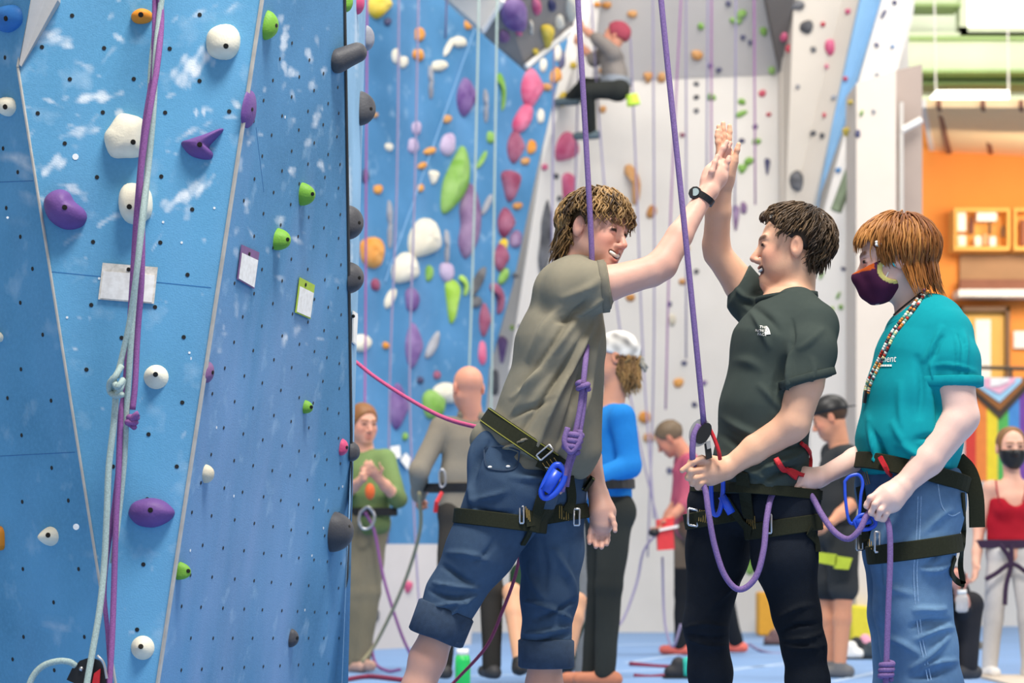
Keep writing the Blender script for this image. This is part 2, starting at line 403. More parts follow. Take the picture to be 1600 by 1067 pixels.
# ------------------------------------------------------------------ the blue climbing pillar
class Plane:
    def __init__(s, a, b, c):
        s.o = np.asarray(a, float); n = nrm(np.cross(np.asarray(b) - a, np.asarray(c) - a)); s.n = -n if n.dot(s.o - EYE) > 0 else n
        s.v = nrm(np.array([0, 0, 1]) - s.n * s.n[2]); s.u = np.cross(s.v, s.n)
    def hit(s, x, y):
        d = P(x, y, 1.0) - EYE; return EYE + d * ((s.o - EYE).dot(s.n) / d.dot(s.n))
def line(x0, y0, x1, y1): return lambda y: x0 + (x1 - x0) * (y - y0) / (y1 - y0)
PB = Plane(P(100, 0, 6.5), P(300, 0, 6.5), P(300, 900, 6.5))
PA = Plane(P(28, 105, 6.5), P(155, 905, 6.5), P(-100, 500, 6.95))
TL = lambda y: 405 - 20 * y / 130 if y < 130 else (385 - 60 * (y - 130) / 390 if y < 520 else 325 - 75 * (y - 520) / 547)
TLs = line(409, 0, 246, 1067)
PC = Plane(P(409, 0, 6.5), P(246, 1067, 6.5), P(546, 600, 7.7))
CR = lambda y: 537 + 11 * min(1, max(0, y) / 700) - (0 if y < 720 else (y - 720) * .04)
DR = lambda y: max(CR(y) + .6, 572 - 19 * y / 700 if y < 700 else 553 - (y - 700) * .06)
LB = lambda y: 28 + (y - 105) * .15875
def chalkmap(x, y, sm):
    c = np.zeros(len(x)); r = np.random.RandomState(3)
    for cx, cy, rx, ry, ang, st in sm:
        a = math.radians(ang); dx, dy = x - cx, y - cy; u = dx * math.cos(a) + dy * math.sin(a); v = -dx * math.sin(a) + dy * math.cos(a)
        e = np.sqrt((u / rx) ** 2 + (v / ry) ** 2) + .28 * np.sin(u * .21 + cx) + .22 * np.sin(v * .4 + u * .13)
        c = np.maximum(c, st * np.clip((1.15 - e) / .75, 0, 1))
    return c
def facet(name, pl, L, R, y0, y1, nu, nv, m, smears=()):
    ys = np.linspace(y0, y1, nv); X, Yp, v = [], [], []
    for y in ys:
        for t in np.linspace(0, 1, nu):
            x = L(y) + (R(y) - L(y)) * t; X.append(x); Yp.append(y); v.append(pl.hit(x, y))
    X, Yp = np.array(X), np.array(Yp); q = np.array([(j * nu + i, j * nu + nu + i, j * nu + nu + i + 1, j * nu + i + 1) for j in range(nv - 1) for i in range(nu - 1)])
    c = chalkmap(X, Yp, smears); o = obj(name, np.array(v), q, m, None, False, np.stack([c, c, c], 1)); return struct(o)
random.seed(4); rs = np.random.RandomState(7)
smB = [(88, 60, 26, 9, 25, .9), (70, 55, 30, 14, 10, .5), (108, 72, 8, 3, 10, .6), (300, 104, 34, 17, -38, 1), (290, 120, 16, 12, -60, .8), (146, 152, 36, 8, -6, 1), (125, 205, 26, 8, -10, .8), (84, 258, 22, 10, -35, 1), (45, 258, 9, 24, -20, .9), (20, 248, 14, 8, 10, .5), (188, 62, 14, 4, 38, .7), (288, 306, 44, 9, -30, 1), (308, 292, 18, 11, -30, .9), (292, 330, 6, 14, 15, .5), (172, 342, 22, 4, -28, .7), (120, 300, 16, 7, 30, .7), (110, 292, 14, 6, 15, .6), (82, 160, 16, 3, 25, .6), (313, 20, 22, 4, -28, .5), (370, 165, 10, 5, 50, .8), (188, 178, 7, 7, 0, .8), (307, 177, 3, 6, 0, .9), (318, 176, 3, 6, 0, .8), (115, 372, 14, 4, -30, .4), (135, 105, 16, 5, 30, .4), (300, 205, 26, 4, -28, .6), (84, 974, 8, 1.6, 45, .9), (84, 974, 8, 1.6, -45, .9), (118, 545, 5, 2, -30, .6), (140, 498, 3, 5, 0, .4), (40, 310, 8, 14, 0, .3), (20, 350, 16, 4, -5, .3)]
for i in range(40): smB.append((rs.uniform(40, 390), rs.uniform(0, 400), rs.uniform(3, 16), rs.uniform(1, 4), rs.uniform(-60, 40), rs.uniform(.15, .5)))
for i in range(25): smB.append((rs.uniform(60, 330), rs.uniform(400, 1060), rs.uniform(2, 7), rs.uniform(1, 3), rs.uniform(-60, 40), rs.uniform(.15, .45)))
smC = [(443, 62, 6, 22, 8, 1), (440, 30, 5, 8, 0, .6), (456, 115, 8, 8, -60, .8), (482, 85, 5, 10, -20, .7), (488, 135, 8, 6, -60, .6), (505, 112, 5, 9, 10, .7), (455, 268, 6, 8, 0, 1), (503, 258, 5, 10, -20, .9), (496, 185, 6, 14, 15, .6), (484, 222, 8, 7, -40, .5), (385, 320, 5, 18, 0, .8), (392, 365, 10, 3, 60, .4), (440, 345, 8, 10, 0, .7), (466, 378, 9, 6, 40, .7), (481, 298, 10, 6, 0, .5), (390, 222, 5, 4, -60, .7), (500, 530, 6, 1.5, 0, .6), (445, 530, 4, 9, 10, .7), (437, 435, 9, 4, 20, .4), (370, 480, 3, 16, 0, .3), (445, 105, 4, 12, -15, .7), (375, 255, 4, 10, 0, .4)]
for i in range(45): smC.append((rs.uniform(340, 530), rs.uniform(0, 560), rs.uniform(1, 5), rs.uniform(2, 8), rs.uniform(-20, 30), rs.uniform(.15, .5)))
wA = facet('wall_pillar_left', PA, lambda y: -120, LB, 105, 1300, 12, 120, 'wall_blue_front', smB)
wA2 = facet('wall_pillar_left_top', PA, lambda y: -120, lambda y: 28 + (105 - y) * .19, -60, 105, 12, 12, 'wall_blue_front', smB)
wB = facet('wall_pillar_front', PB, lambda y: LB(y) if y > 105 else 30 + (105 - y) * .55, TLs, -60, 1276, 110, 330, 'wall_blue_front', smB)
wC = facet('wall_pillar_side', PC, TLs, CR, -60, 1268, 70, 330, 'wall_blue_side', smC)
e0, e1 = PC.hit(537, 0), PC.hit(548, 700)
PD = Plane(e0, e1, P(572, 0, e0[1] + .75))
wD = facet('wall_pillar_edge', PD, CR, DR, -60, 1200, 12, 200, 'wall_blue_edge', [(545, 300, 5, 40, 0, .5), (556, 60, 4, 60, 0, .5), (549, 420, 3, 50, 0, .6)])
bk = P(560, 300, 8.6)
struct(obj('wall_pillar_back', *prism([PD.hit(572, -60), PD.hit(556, 560), PD.hit(548, 900), PD.hit(541, 1190), np.array([-2.4, 9.4, 0]), np.array([-2.4, 9.4, 3.4])], (-.02, .04, 0)), 'wall_blue_side'))
# grey triangular facet at the top left, seams, corner trims
struct(obj('trim_1', *prism([P(50, -5, 6.46), P(93, -60, 6.46), P(90, 0, 6.46), P(33, 104, 6.49), P(30, 100, 6.49)], (0, .05, 0)), 'wall_grey'))
def trim(n, pts, r, m='trim_metal'): return struct(obj('trim_%d' % n, *tube(pts, r, 6), m))
trim(2, [PB.hit(LB(y), y) + np.array([0, -.002, 0]) for y in np.linspace(105, 1276, 20)], .0045)
trim(3, [PB.hit(28 + (105 - y) * .19, y) + np.array([0, -.004, 0]) for y in (105, 40, -60)], .0045)
trim(4, [PB.hit(TLs(y), y) + np.array([.001, -.002, 0]) for y in np.linspace(-60, 1276, 24)], .0065)
trim(5, [PC.hit(CR(y), y) + PC.n * .003 for y in np.linspace(-60, 1240, 24)], .0055, 'rail')
for n, (pl, a, b, par) in enumerate([(PB, (81, 425), (330, 450), wB), (PA, (0, 713), (117, 707), wA), (PA, (0, 285), (52, 283), wA), (PC, (400, 200), (412, 300), wC)]):
    p0, p1 = pl.hit(*a), pl.hit(*b); obj('panel_seam', *prism([p0, p1, p1 + pl.v * .002, p0 + pl.v * .002], pl.n * .0006), flat_mat('seam_dark', '#2a6da6'), par)
# bolt holes of the panels
def nuts(pl, pts, r, m, par, name='bolt_holes'):
    ps = []
    for x, y in pts:
        c = pl.hit(x, y) + pl.n * .0006; ang = np.arange(10) * .6283
        ring = [c + r * (pl.u * math.cos(a) + pl.v * math.sin(a)) for a in ang]; ps.append(prism(ring, pl.n * .0006))
    o = obj(name, *merge(*ps), m, par); o['kind'] = 'stuff'; return o
pb = []
for r in range(26):
    y = -26 + 50.4 * r
    for i in range(-1, 5):
        x = 168 + (48 if r % 2 else 0) - 2.6 * r + 100 * i + random.uniform(-3, 3) + 1
        if LB(y) + 18 < x < TLs(y) - 14 and not (y < 60 and x < 100): pb.append((x, y + random.uniform(-2, 2)))
nuts(PB, pb, .0062, 'tnut', wB)
nuts(PA, [(32, 370), (51, 420), (32, 473), (67, 523), (33, 577), (80, 626), (34, 680), (81, 731), (35, 784), (107, 782), (36, 889), (123, 889), (84, 941), (37, 995), (132, 995), (85, 1047), (28, 269), (10, 325), (12, 622), (20, 1030), (8, 90), (5, 232)], .0062, 'tnut', wA)
nuts(PB, [(335, 25 + 300), (155, 435), (284, 379), (255, 347), (296, 551), (218, 503), (105, 496), (12, 340)], .0036, 'tnut_white', wB)
nuts(PB, [(118, 245), (119, 823)], .009, 'tnut_white', wB, 'bolt_washers')
xs = [250, 282, 315, 349, 380, 410, 439, 466, 490, 512, 531]; pc = []
for r in range(24):
    y0 = 1047 - 50 * r; sl = (997 - y0) * .00088
    for i, x in enumerate(xs):
        x2 = x + (16 if r % 2 else 0) + random.uniform(-2, 2); y = y0 + sl * (x2 - 280)
        if TLs(y) + 12 < x2 < CR(y) - 7 and y > -40: pc.append((x2, y))
nuts(PC, pc, .0055, 'tnut', wC)
nuts(PC, [(338, 668), (365, 775), (498, 781), (505, 825), (487, 868), (297, 860), (476, 953), (298, 560), (445, 183), (535, 760)], .0045, 'tnut_white', wC)

# ------------------------------------------------------------------ holds
HC = {'white': '#e6dfca', 'purple': '#6b4a8a', 'orange': '#e08a28', 'green': '#73a83a', 'lime': '#9ac83a', 'pink': '#cf4f78', 'blue': '#2f70b4', 'charcoal': '#4a4a4e', 'grey': '#8e8f98', 'beige': '#cfc5ae', 'yellow': '#e0bc2a', 'maroon': '#8a3858', 'cream': '#e8dfc8', 'tan': '#c8843c', 'navy': '#3c3c62', 'mauve': '#7c5a84', 'lilac': '#b8a2c4', 'red': '#c83048'}
for k, c in HC.items(): mat('hold_' + k, c, .55, .08, 25, .25, 160, spec=.3)
for k, c in HC.items():
    a_ = [int(c[i:i + 2], 16) for i in (1, 3, 5)]; mat('fhold_' + k, c, .75, .16, 7, .3, 60, spec=.2, col2='#%02x%02x%02x' % tuple(int(q * .68 + 232 * .32) for q in a_))
mat('bolt_dark', '#22201e', .45, .1, 80, metal=.4)
def ellipse(w, h, n=26, seed=0, rough=.06, pw=2.0, ang=0.):
    r = np.random.RandomState(seed); a = np.arange(n) * 2 * math.pi / n; ph = r.uniform(0, 6.28, 3)
    m = 1 + rough * (np.sin(2 * a + ph[0]) + .7 * np.sin(3 * a + ph[1]) + .4 * np.sin(5 * a + ph[2]))
    x = np.sign(np.cos(a)) * np.abs(np.cos(a)) ** (2 / pw) * w / 2 * m; y = np.sign(np.sin(a)) * np.abs(np.sin(a)) ** (2 / pw) * h / 2 * m
    c, s = math.cos(ang), math.sin(ang); return np.stack([x * c - y * s, x * s + y * c], 1)
def closed(pts, per=4):
    p = [tuple(q) + (0,) for q in pts]; k = len(p); c = catmull(p[-2:] + p + p[:2], per); return c[2 * per:(2 + k) * per][:, :2]
def dome(base, n, H, apex, pw=2.4, flat=.55, rough=.0, seed=0):
    base = np.asarray(base); m = len(base); c0 = base.mean(0); vs = []; T = [1, .985, .94, .86, .74, .58, .4, .2]
    r = np.random.RandomState(seed)
    for t in T:
        z = H * (1 - t ** pw) ** flat; c = c0 + (apex - c0) * (1 - t)
        ring = c + (base - c0) * t + n * z
        if rough: ring = ring + n * (rough * H * np.sin(np.arange(m) * 2 * math.pi / m * 3 + seed + t * 5))[:, None] * (1 - t)
        vs.append(ring)
    v = np.concatenate(vs + [[apex + n * H]]); f = []
    for j in range(len(T) - 1):
        for i in range(m): f.append((j * m + i, j * m + (i + 1) % m, (j + 1) * m + (i + 1) % m, (j + 1) * m + i))
    k = len(v) - 1; f += [((len(T) - 1) * m + i, (len(T) - 1) * m + (i + 1) % m, k) for i in range(m)]
    if np.cross(base[1] - base[0], c0 - base[0]).dot(n) < 0: f = [q[::-1] for q in f]
    return v, f
def bolt(v, f, bx, by, par, r=.0075):
    t = BVHTree.FromPolygons([V(p) for p in v], f); p, n = onpx(t, bx, by, -.001)
    a = nrm(np.cross(n, [0, 0, 1])); b = np.cross(n, a); ang = np.arange(12) * math.pi / 6
    ring = lambda R, o: [p + n * o + R * (a * math.cos(q) + b * math.sin(q)) for q in ang]
    obj('bolt', *merge(prism(ring(r, 0), n * .0016), prism(ring(r * .5, .0016), n * .0012)), 'bolt_dark', par)
def hold_px(pl, cx, cy, outline, H, col, label, bt=None, apex=(0, 0), pw=2.4, flat=.55, rough=0., name='climbing_hold', group=None, seed=0, pre='hold_'):
    base = np.array([pl.hit(cx + p[0], cy + p[1]) for p in outline]); c = pl.hit(cx + apex[0], cy + apex[1])
    v, f = dome(base, pl.n, H, c, pw, flat, rough, seed); v0 = base.mean(0)
    if bt is None: return tag(obj(name, v, f, pre + col, None, True), label, 'climbing hold', group)
    t = thing(name, label, 'climbing hold', v0, group); obj('hold_body', v, f, 'hold_' + col, t, True); bolt(v, f, *bt, t); return t
E = ellipse
GP = 'holds on the near blue pillar'
hold_px(PA, 12, 29, E(48, 44, seed=1), .035, 'blue', 'blue round climbing hold at the top left corner of the blue pillar', (9, 29), (-3, 0), group=GP)
hold_px(PB, 222, 26, E(34, 24, seed=2, rough=.03), .03, 'orange', 'small orange oval climbing hold beside the top of the grey and purple ropes', (220, 23), (-1, -2), group=GP)
hold_px(PB, 349, 66, E(54, 55, seed=3, rough=.025, pw=2.3), .05, 'white', 'round cream hold near the top of the pillar beside the corner trim', (353, 72), (3, 4), group=GP)
hold_px(PA, 13, 166, E(25, 30, seed=4), .03, 'white', 'small white climbing hold on the left edge left of the metal seam', (8, 167), (-4, 1), group=GP)
hold_px(PB, 195, 213, closed([(-32, 2), (-22, -16), (-8, -34), (12, -33), (30, -24), (33, 4), (26, 30), (2, 34), (-22, 31)]), .055, 'white', 'largest cream polygonal hold, half behind the purple rope', (208, 222), (10, 8), group=GP, flat=.45)
hold_px(PB, 315, 228, closed([(-32, -4), (-18, -10), (6, -18), (30, -27), (34, -24), (24, -12), (12, 2), (18, 12), (14, 21), (-4, 20), (-20, 13)]), .04, 'purple', 'purple claw shaped hold with a pointed horn', (312, 226), (-3, -2), group=GP)
hold_px(PB, 102, 328, closed([(-33, -12), (-24, -26), (-8, -32), (6, -27), (15, -13), (30, 0), (34, 13), (26, 26), (8, 31), (-10, 27), (-27, 12)]), .06, 'purple', 'purple kidney shaped hold right of the metal seam', (101, 324), (-2, -4), group=GP)
hold_px(PB, 212, 318, E(54, 63, seed=6, rough=.03, pw=2.4), .06, 'white', 'cream egg shaped hold behind the ropes above the white card', (202, 323), (-6, 6), group=GP)
hold_px(PB, 244, 589, E(39, 38, seed=7, rough=.0), .035, 'white', 'white cone hold beside the grey rope knot', (243, 585), (0, -4), 1.25, .9, group=GP)
hold_px(PB, 237, 801, closed([(-36, -2), (-28, -16), (-6, -23), (16, -20), (32, -8), (36, 2), (26, 14), (4, 23), (-20, 20), (-33, 9)]), .05, 'purple', 'purple egg shaped hold low on the pillar', (235, 797), (0, -4), group=GP)
hold_px(PA, 79, 838, E(26, 30, seed=8, rough=.02), .035, 'white', 'small white cone hold low on the left facet', (75, 836), (-4, -1), 1.4, .8, group=GP)
hold_px(PB, 223, 1012, E(37, 38, seed=9, rough=.0), .03, 'white', 'white round hold at the bottom of the pillar', (220, 1010), (-2, -1), 1.4, .8, group=GP)
hold_px(PA, 0, 842, E(16, 36, seed=10, pw=3), .03, 'orange', 'orange hold cut by the left edge of the picture', group=GP)
hold_px(PA, 0, 527, E(10, 16, seed=11), .025, 'white', 'tiny white hold cut by the left edge of the picture', group=GP)
def hold_c(pl, cx, cy, w, h, col, label, seed, bt=True, pw=2.2, flat=.6, cosf=.34, tilt=0.):
    s = FPX / pl.hit(cx, cy)[1]; H = max(.018, (w - cosf * h * .8) / .85 / s); bx = cx - w / 2 + cosf * h * .4
    c = pl.hit(bx, cy); o = ellipse(h * .8 / s, h / s, 24, seed, .05, 2.3, tilt); base = np.array([c + pl.u * a + pl.v * b for a, b in o])
    v, f = dome(base, pl.n, H, c + pl.v * .0, pw, flat); t = thing('climbing_hold', label, 'climbing hold', c, GP)
    obj('hold_body', v, f, 'hold_' + col, t, True)
    if bt: bolt(v, f, cx + w * .26, cy + (0 if bt is True else bt), t, .006)
hold_c(PC, 425, 40, 27, 46, 'green', 'topmost green hold on the side of the pillar', 21)
hold_c(PC, 389, 171, 20, 62, 'purple', 'purple crescent hold beside the corner trim of the pillar', 22)
hold_c(PC, 481, 303, 28, 35, 'green', 'green hold above the green framed card', 23)
hold_c(PC, 442, 374, 29, 34, 'green', 'green hold between the two framed cards', 24)
hold_c(PC, 328, 582, 18, 32, 'mauve', 'small purple hold touching the corner trim', 25)
hold_c(PC, 482, 636, 17, 22, 'green', 'tiny green hold midway down the side of the pillar', 26)
hold_c(PC, 327, 740, 20, 30, 'beige', 'small beige pebble hold on the side of the pillar', 27, False)
hold_c(PC, 538, 699, 16, 25, 'pink', 'small pink hold at the right edge of the pillar', 28)
hold_c(PC, 288, 892, 24, 27, 'green', 'green cone hold low beside the corner trim', 29)
hold_c(PC, 460, 997, 18, 28, 'charcoal', 'small ribbed charcoal hold near the bottom of the pillar', 30)
hold_c(PC, 535, 830, 44, 66, 'charcoal', 'large pitted charcoal hold low at the right edge of the pillar', 31, -8)
hold_c(PD, 573, 170, 26, 50, 'charcoal', 'charcoal wedge hold high on the narrow edge of the pillar', 32, cosf=.15)
hold_c(PD, 555, 348, 25, 54, 'charcoal', 'charcoal wedge hold in the middle of the pillar edge', 33, cosf=.15)
hold_c(PD, 555, 434, 25, 48, 'charcoal', 'charcoal wedge hold just above the thin white tag', 34, cosf=.15)
hold_c(PD, 578, 60, 15, 38, 'grey', 'grey hold on the far edge behind the big charcoal jug', 35, False, cosf=.15)
hold_c(PD, 554, 706, 16, 30, 'charcoal', 'small charcoal hold beside the small pink hold', 36, False, cosf=.15)
hold_c(PC, 545, 4, 14, 30, 'green', 'green hold cut by the top of the picture at the pillar edge', 37, False)
hold_c(PD, 563, 4, 14, 36, 'pink', 'pink hold cut by the top of the picture at the pillar edge', 38, False, cosf=.15)
jug = SDF(); jy = PC.hit(535, 90)[1] - .06
jug.u(rc(P(527, 95, jy), P(558, 82, jy + .02), .036, .031), .03).u(rc(P(527, 98, jy + .04), P(540, 92, jy + .08), .03), .03).sub(ell(P(556, 92, jy - .035), (.012, .012, .012)), .006)
v, q = jug.mesh(.005); t = thing('climbing_hold', 'big charcoal jug hold wrapped round the upper pillar edge', 'climbing hold', P(540, 90, jy + .05), GP); obj('hold_body', v, q, 'hold_charcoal', t, True)
# cards bolted to the pillar
def card(pl, corners, label, frame, inner, top, btp):
    q = [pl.hit(*c) + pl.n * .004 for c in corners]; t = thing('route_card', label, 'card', q[0]); c = sum(q) / 4
    obj('card_back', *prism(q, pl.n * .003), frame, t)
    q2 = [p + (c - p) * .07 + pl.n * .0035 for p in q]; q2[0] = q2[0] + (q2[3] - q2[0]) * top; q2[1] = q2[1] + (q2[2] - q2[1]) * top
    obj('card_paper', *prism(q2, pl.n * .001), inner, t); v, f = prism(q, pl.n * .0045); bolt(v, f, *btp, t, .006)
card(PB, [(161, 411), (247, 418), (241, 475), (154, 468)], 'blank white card bolted behind the ropes', mat('card_worn', '#d8cfc0', .8, .25, 60, col2='#efe9df'), 'paper_stain', .2, (201, 421))
card(PC, [(375, 382), (402, 394), (394, 451), (368, 436)], 'white card with purple border on the side of the pillar', flat_mat('card_purple', '#7d5a86'), 'paper_stain', .2, (390, 397))
card(PC, [(466, 433), (489, 445), (482, 498), (459, 488)], 'white card with green border on the side of the pillar', flat_mat('card_green', '#a8c23c'), 'paper_stain', .22, (478, 445))
card(PD, [(548.5, 485), (556, 490), (553.5, 540), (548, 535)], 'thin white tag on the narrow edge of the pillar', 'paper', 'paper', .05, (552, 494))
# ------------------------------------------------------------------ far climbing walls
WALLS = []
def slab(name, pts, m, d=(0, .15, 0)):
    vf = prism([P(*p) for p in pts], d); WALLS.append(vf); return struct(obj(name, *vf, m))
PW = Plane(P(560, 500, 17.3), P(560, 900, 17.3), P(860, 400, 19.2))
def onplane(pl, pts, d, name, m):
    vf = prism([pl.hit(*p) for p in pts], d); WALLS.append(vf); return struct(obj(name, *vf, m))
onplane(PW, [(480, -120), (620, -120), (822, 106), (888, 58), (842, 250), (802, 440), (764, 575), (745, 850), (480, 850)], (0, .2, 0), 'wall_blue_back', 'wall_blue_far')
onplane(PW, [(480, 850), (745, 850), (735, 1015), (480, 1024)], (0, .2, 0), 'wall_blue_base', 'wall_base')
c0, c1 = PW.hit(742, 40) + PW.n * .01, PW.hit(600, 440) + PW.n * .01
trim(6, [c0, c1], .005, 'wall_sky')
slab('wall_overhang_light', [(640, -120, 16.6), (812, -120, 16.6), (786, 0, 16.9), (756, 48, 17.2), (735, 32, 17.3), (690, -10, 17.3)], 'wall_cream')
slab('wall_overhang_dark', [(812, -120, 16.4), (960, -120, 16.9), (905, 0, 17.4), (893, 46, 17.8), (822, 106, 17.5), (757, 50, 17.1), (786, 0, 16.8)], 'wall_taupe')
trim(7, [P(822, 104, 17.4), P(893, 45, 17.7)], .022, 'edge_white'); trim(8, [P(756, 48, 17.05), P(786, 0, 16.75)], .02, 'edge_white')
YW = 21.0
PK = Plane(P(900, 500, YW), P(900, 900, YW), P(1200, 500, YW))
slab('wall_cream_back', [(560, -150, YW + .1), (1420, -150, YW + .1), (1420, 990, YW + .1), (560, 990, YW + .1)], 'wall_cream')
slab('wall_shaded_upper', [(935, -150, 20.2), (1195, -150, 20.2), (1212, 0, 20.5), (1219, 116, 21.09), (925, 128, 21.09)], 'wall_grey')  # grey colour and tilt stand in for the shade under the overhang
slab('wall_white_wedge', [(880, -40, 20.3), (942, -40, 20.3), (925, 125, 20.8), (900, 330, 20.8), (842, 560, 20.6), (795, 580, 20.3), (845, 260, 20.0)], 'wall_white')
slab('wall_dark_wedge', [(1186, -60, 20.2), (1252, -60, 20.2), (1220, 112, 20.95)], 'wall_dark')
slab('wall_beige_panel', [(1246, -60, 20.3), (1362, -60, 20.3), (1335, 130, 20.6), (1285, 300, 20.7), (1245, 520, 20.9), (1222, 520, 20.9), (1219, 116, 20.95)], 'wall_beige')
slab('wall_sky_stripe', [(1358, -60, 20.1), (1396, -60, 20.1), (1340, 140, 20.35), (1283, 300, 20.5), (1262, 420, 20.6), (1300, 200, 20.5)], 'wall_sky')
slab('wall_white_panel', [(1396, -60, 19.9), (1436, -60, 19.9), (1426, 30, 20.0), (1402, 110, 20.0), (1400, 1000, 20.0), (1262, 1000, 20.4), (1270, 400, 20.4), (1336, 150, 20.2)], 'wall_white')
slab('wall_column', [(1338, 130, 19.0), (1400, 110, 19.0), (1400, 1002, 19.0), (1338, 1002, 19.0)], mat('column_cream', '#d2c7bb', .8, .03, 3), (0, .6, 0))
slab('wall_column_mauve', [(1400, 110, 19.6), (1441, 100, 19.6), (1441, 1000, 19.6), (1400, 1000, 19.6)], 'mauve', (0, .5, 0))  # separate dark pinkish column
trim(9, [P(1408, 160, 19.5), P(1408, 600, 19.5)], .02, 'wall_cream'); trim(10, [P(1408, 204, 19.5), P(1440, 187, 19.5)], .03, 'edge_white')
trim(11, [P(1306, 330, 19.6), P(1332, 260, 19.6), P(1352, 160, 19.6)], .05, mat('moss_beam', '#7d8a70', .8, .2, 8))

HOLDS = []                                          # x, y, w, h, colour, shape, wall, phrase
def H_(wall, rows):
    for r in rows: HOLDS.append((wall,) + r)
H_('far blue wall', [(592, 8, 38, 44, 'yellow', 'p'), (605, 34, 10, 13, 'navy', 'o'), (655, 54, 16, 21, 'orange', 'o'), (653, 86, 17, 19, 'orange', 'o'), (618, 88, 11, 26, 'cream', 'o'), (630, 97, 12, 20, 'cream', 'o'), (717, 66, 23, 17, 'cream', 'o'), (700, 74, 11, 32, 'cream', 'd'), (731, 39, 13, 15, 'orange', 'o'), (686, 103, 24, 18, 'cream', 'o'), (672, 128, 10, 52, 'grey', 'v'), (728, 152, 31, 62, 'purple', 'p'), (783, 143, 13, 58, 'green', 'c'), (758, 165, 9, 52, 'grey', 'v'), (698, 186, 13, 14, 'tan', 'o'), (650, 200, 15, 20, 'lilac', 'o'), (645, 228, 17, 22, 'lilac', 'o'), (699, 226, 22, 36, 'lilac', 'o'), (607, 230, 12, 13, 'cream', 'o'), (671, 236, 19, 15, 'orange', 'd'), (659, 259, 15, 13, 'orange', 'd'), (677, 277, 17, 22, 'cream', 't'), (590, 296, 13, 16, 'orange', 'o'), (656, 294, 10, 12, 'orange', 'o'), (709, 282, 42, 106, 'green', 'g'), (732, 345, 36, 120, 'mauve', 'k'), (580, 394, 38, 46, 'orange', 'o'), (662, 372, 48, 58, 'cream', 'b'), (632, 419, 40, 46, 'cream', 'b'), (608, 350, 11, 74, 'grey', 'v'), (697, 385, 10, 52, 'grey', 'v'), (697, 425, 22, 30, 'lilac', 'o'), (670, 427, 12, 25, 'green', 'o'), (706, 470, 24, 68, 'lime', 't'), (724, 446, 15, 32, 'lime', 'c'), (746, 440, 18, 52, 'charcoal', 'd'), (744, 472, 16, 18, 'charcoal', 'o'), (586, 445, 13, 20, 'maroon', 'o'), (609, 466, 17, 34, 'cream', 'd'), (643, 468, 22, 36, 'purple', 'o'), (646, 540, 27, 72, 'purple', 'p'), (675, 540, 18, 44, 'grey', 'd'), (602, 540, 9, 12, 'orange', 'o'), (564, 536, 30, 26, 'cream', 'o'), (682, 586, 10, 14, 'maroon', 'o'), (656, 594, 10, 11, 'navy', 'o'), (676, 632, 32, 48, 'green', 'o'), (696, 614, 36, 34, 'cream', 'o'), (622, 635, 30, 74, 'purple', 'p'), (632, 682, 8, 12, 'green', 'o'), (602, 825, 13, 20, 'charcoal', 'o'), (752, 250, 10, 30, 'green', 'd'), (760, 320, 12, 34, 'grey', 'd'), (766, 215, 12, 20, 'green', 'o'), (585, 180, 8, 8, 'tan', 'o'), (570, 275, 10, 22, 'navy', 'o')])
H_("far blue wall's right edge", [(830, 138, 34, 64, 'pink', 'p'), (815, 186, 32, 46, 'pink', 'd'), (805, 230, 27, 52, 'maroon', 'p'), (797, 290, 31, 48, 'maroon', 't'), (790, 348, 27, 48, 'maroon', 'p'), (783, 402, 23, 46, 'maroon', 'p'), (805, 374, 18, 28, 'mauve', 'o'), (786, 382, 13, 18, 'yellow', 'o'), (830, 230, 14, 22, 'orange', 'o'), (820, 252, 14, 12, 'tan', 'o'), (786, 432, 17, 27, 'green', 'd'), (776, 466, 22, 48, 'maroon', 'c'), (757, 500, 18, 54, 'maroon', 'p'), (785, 546, 17, 42, 'purple', 't'), (753, 552, 12, 36, 'pink', 'o'), (773, 598, 13, 44, 'charcoal', 'o'), (868, 118, 17, 24, 'orange', 'b'), (848, 102, 10, 21, 'cream', 'o'), (844, 182, 10, 22, 'cream', 'o'), (854, 136, 14, 13, 'tan', 'o'), (870, 82, 11, 28, 'cream', 'o'), (877, 94, 9, 30, 'navy', 'o'), (808, 322, 14, 12, 'tan', 'o')])
H_('dark overhang', [(803, 22, 38, 56, 'purple', 'o'), (838, 10, 14, 28, 'pink', 'o'), (855, 56, 22, 36, 'yellow', 't'), (874, 34, 15, 22, 'cream', 'b'), (893, 12, 20, 38, 'cream', 'o'), (810, 50, 9, 11, 'pink', 'o'), (836, 80, 9, 9, 'yellow', 'o'), (788, 56, 16, 22, 'mauve', 'o'), (862, 8, 12, 20, 'navy', 'o'), (774, 22, 8, 14, 'lime', 'o'), (829, 42, 7, 22, 'cream', 'v')])
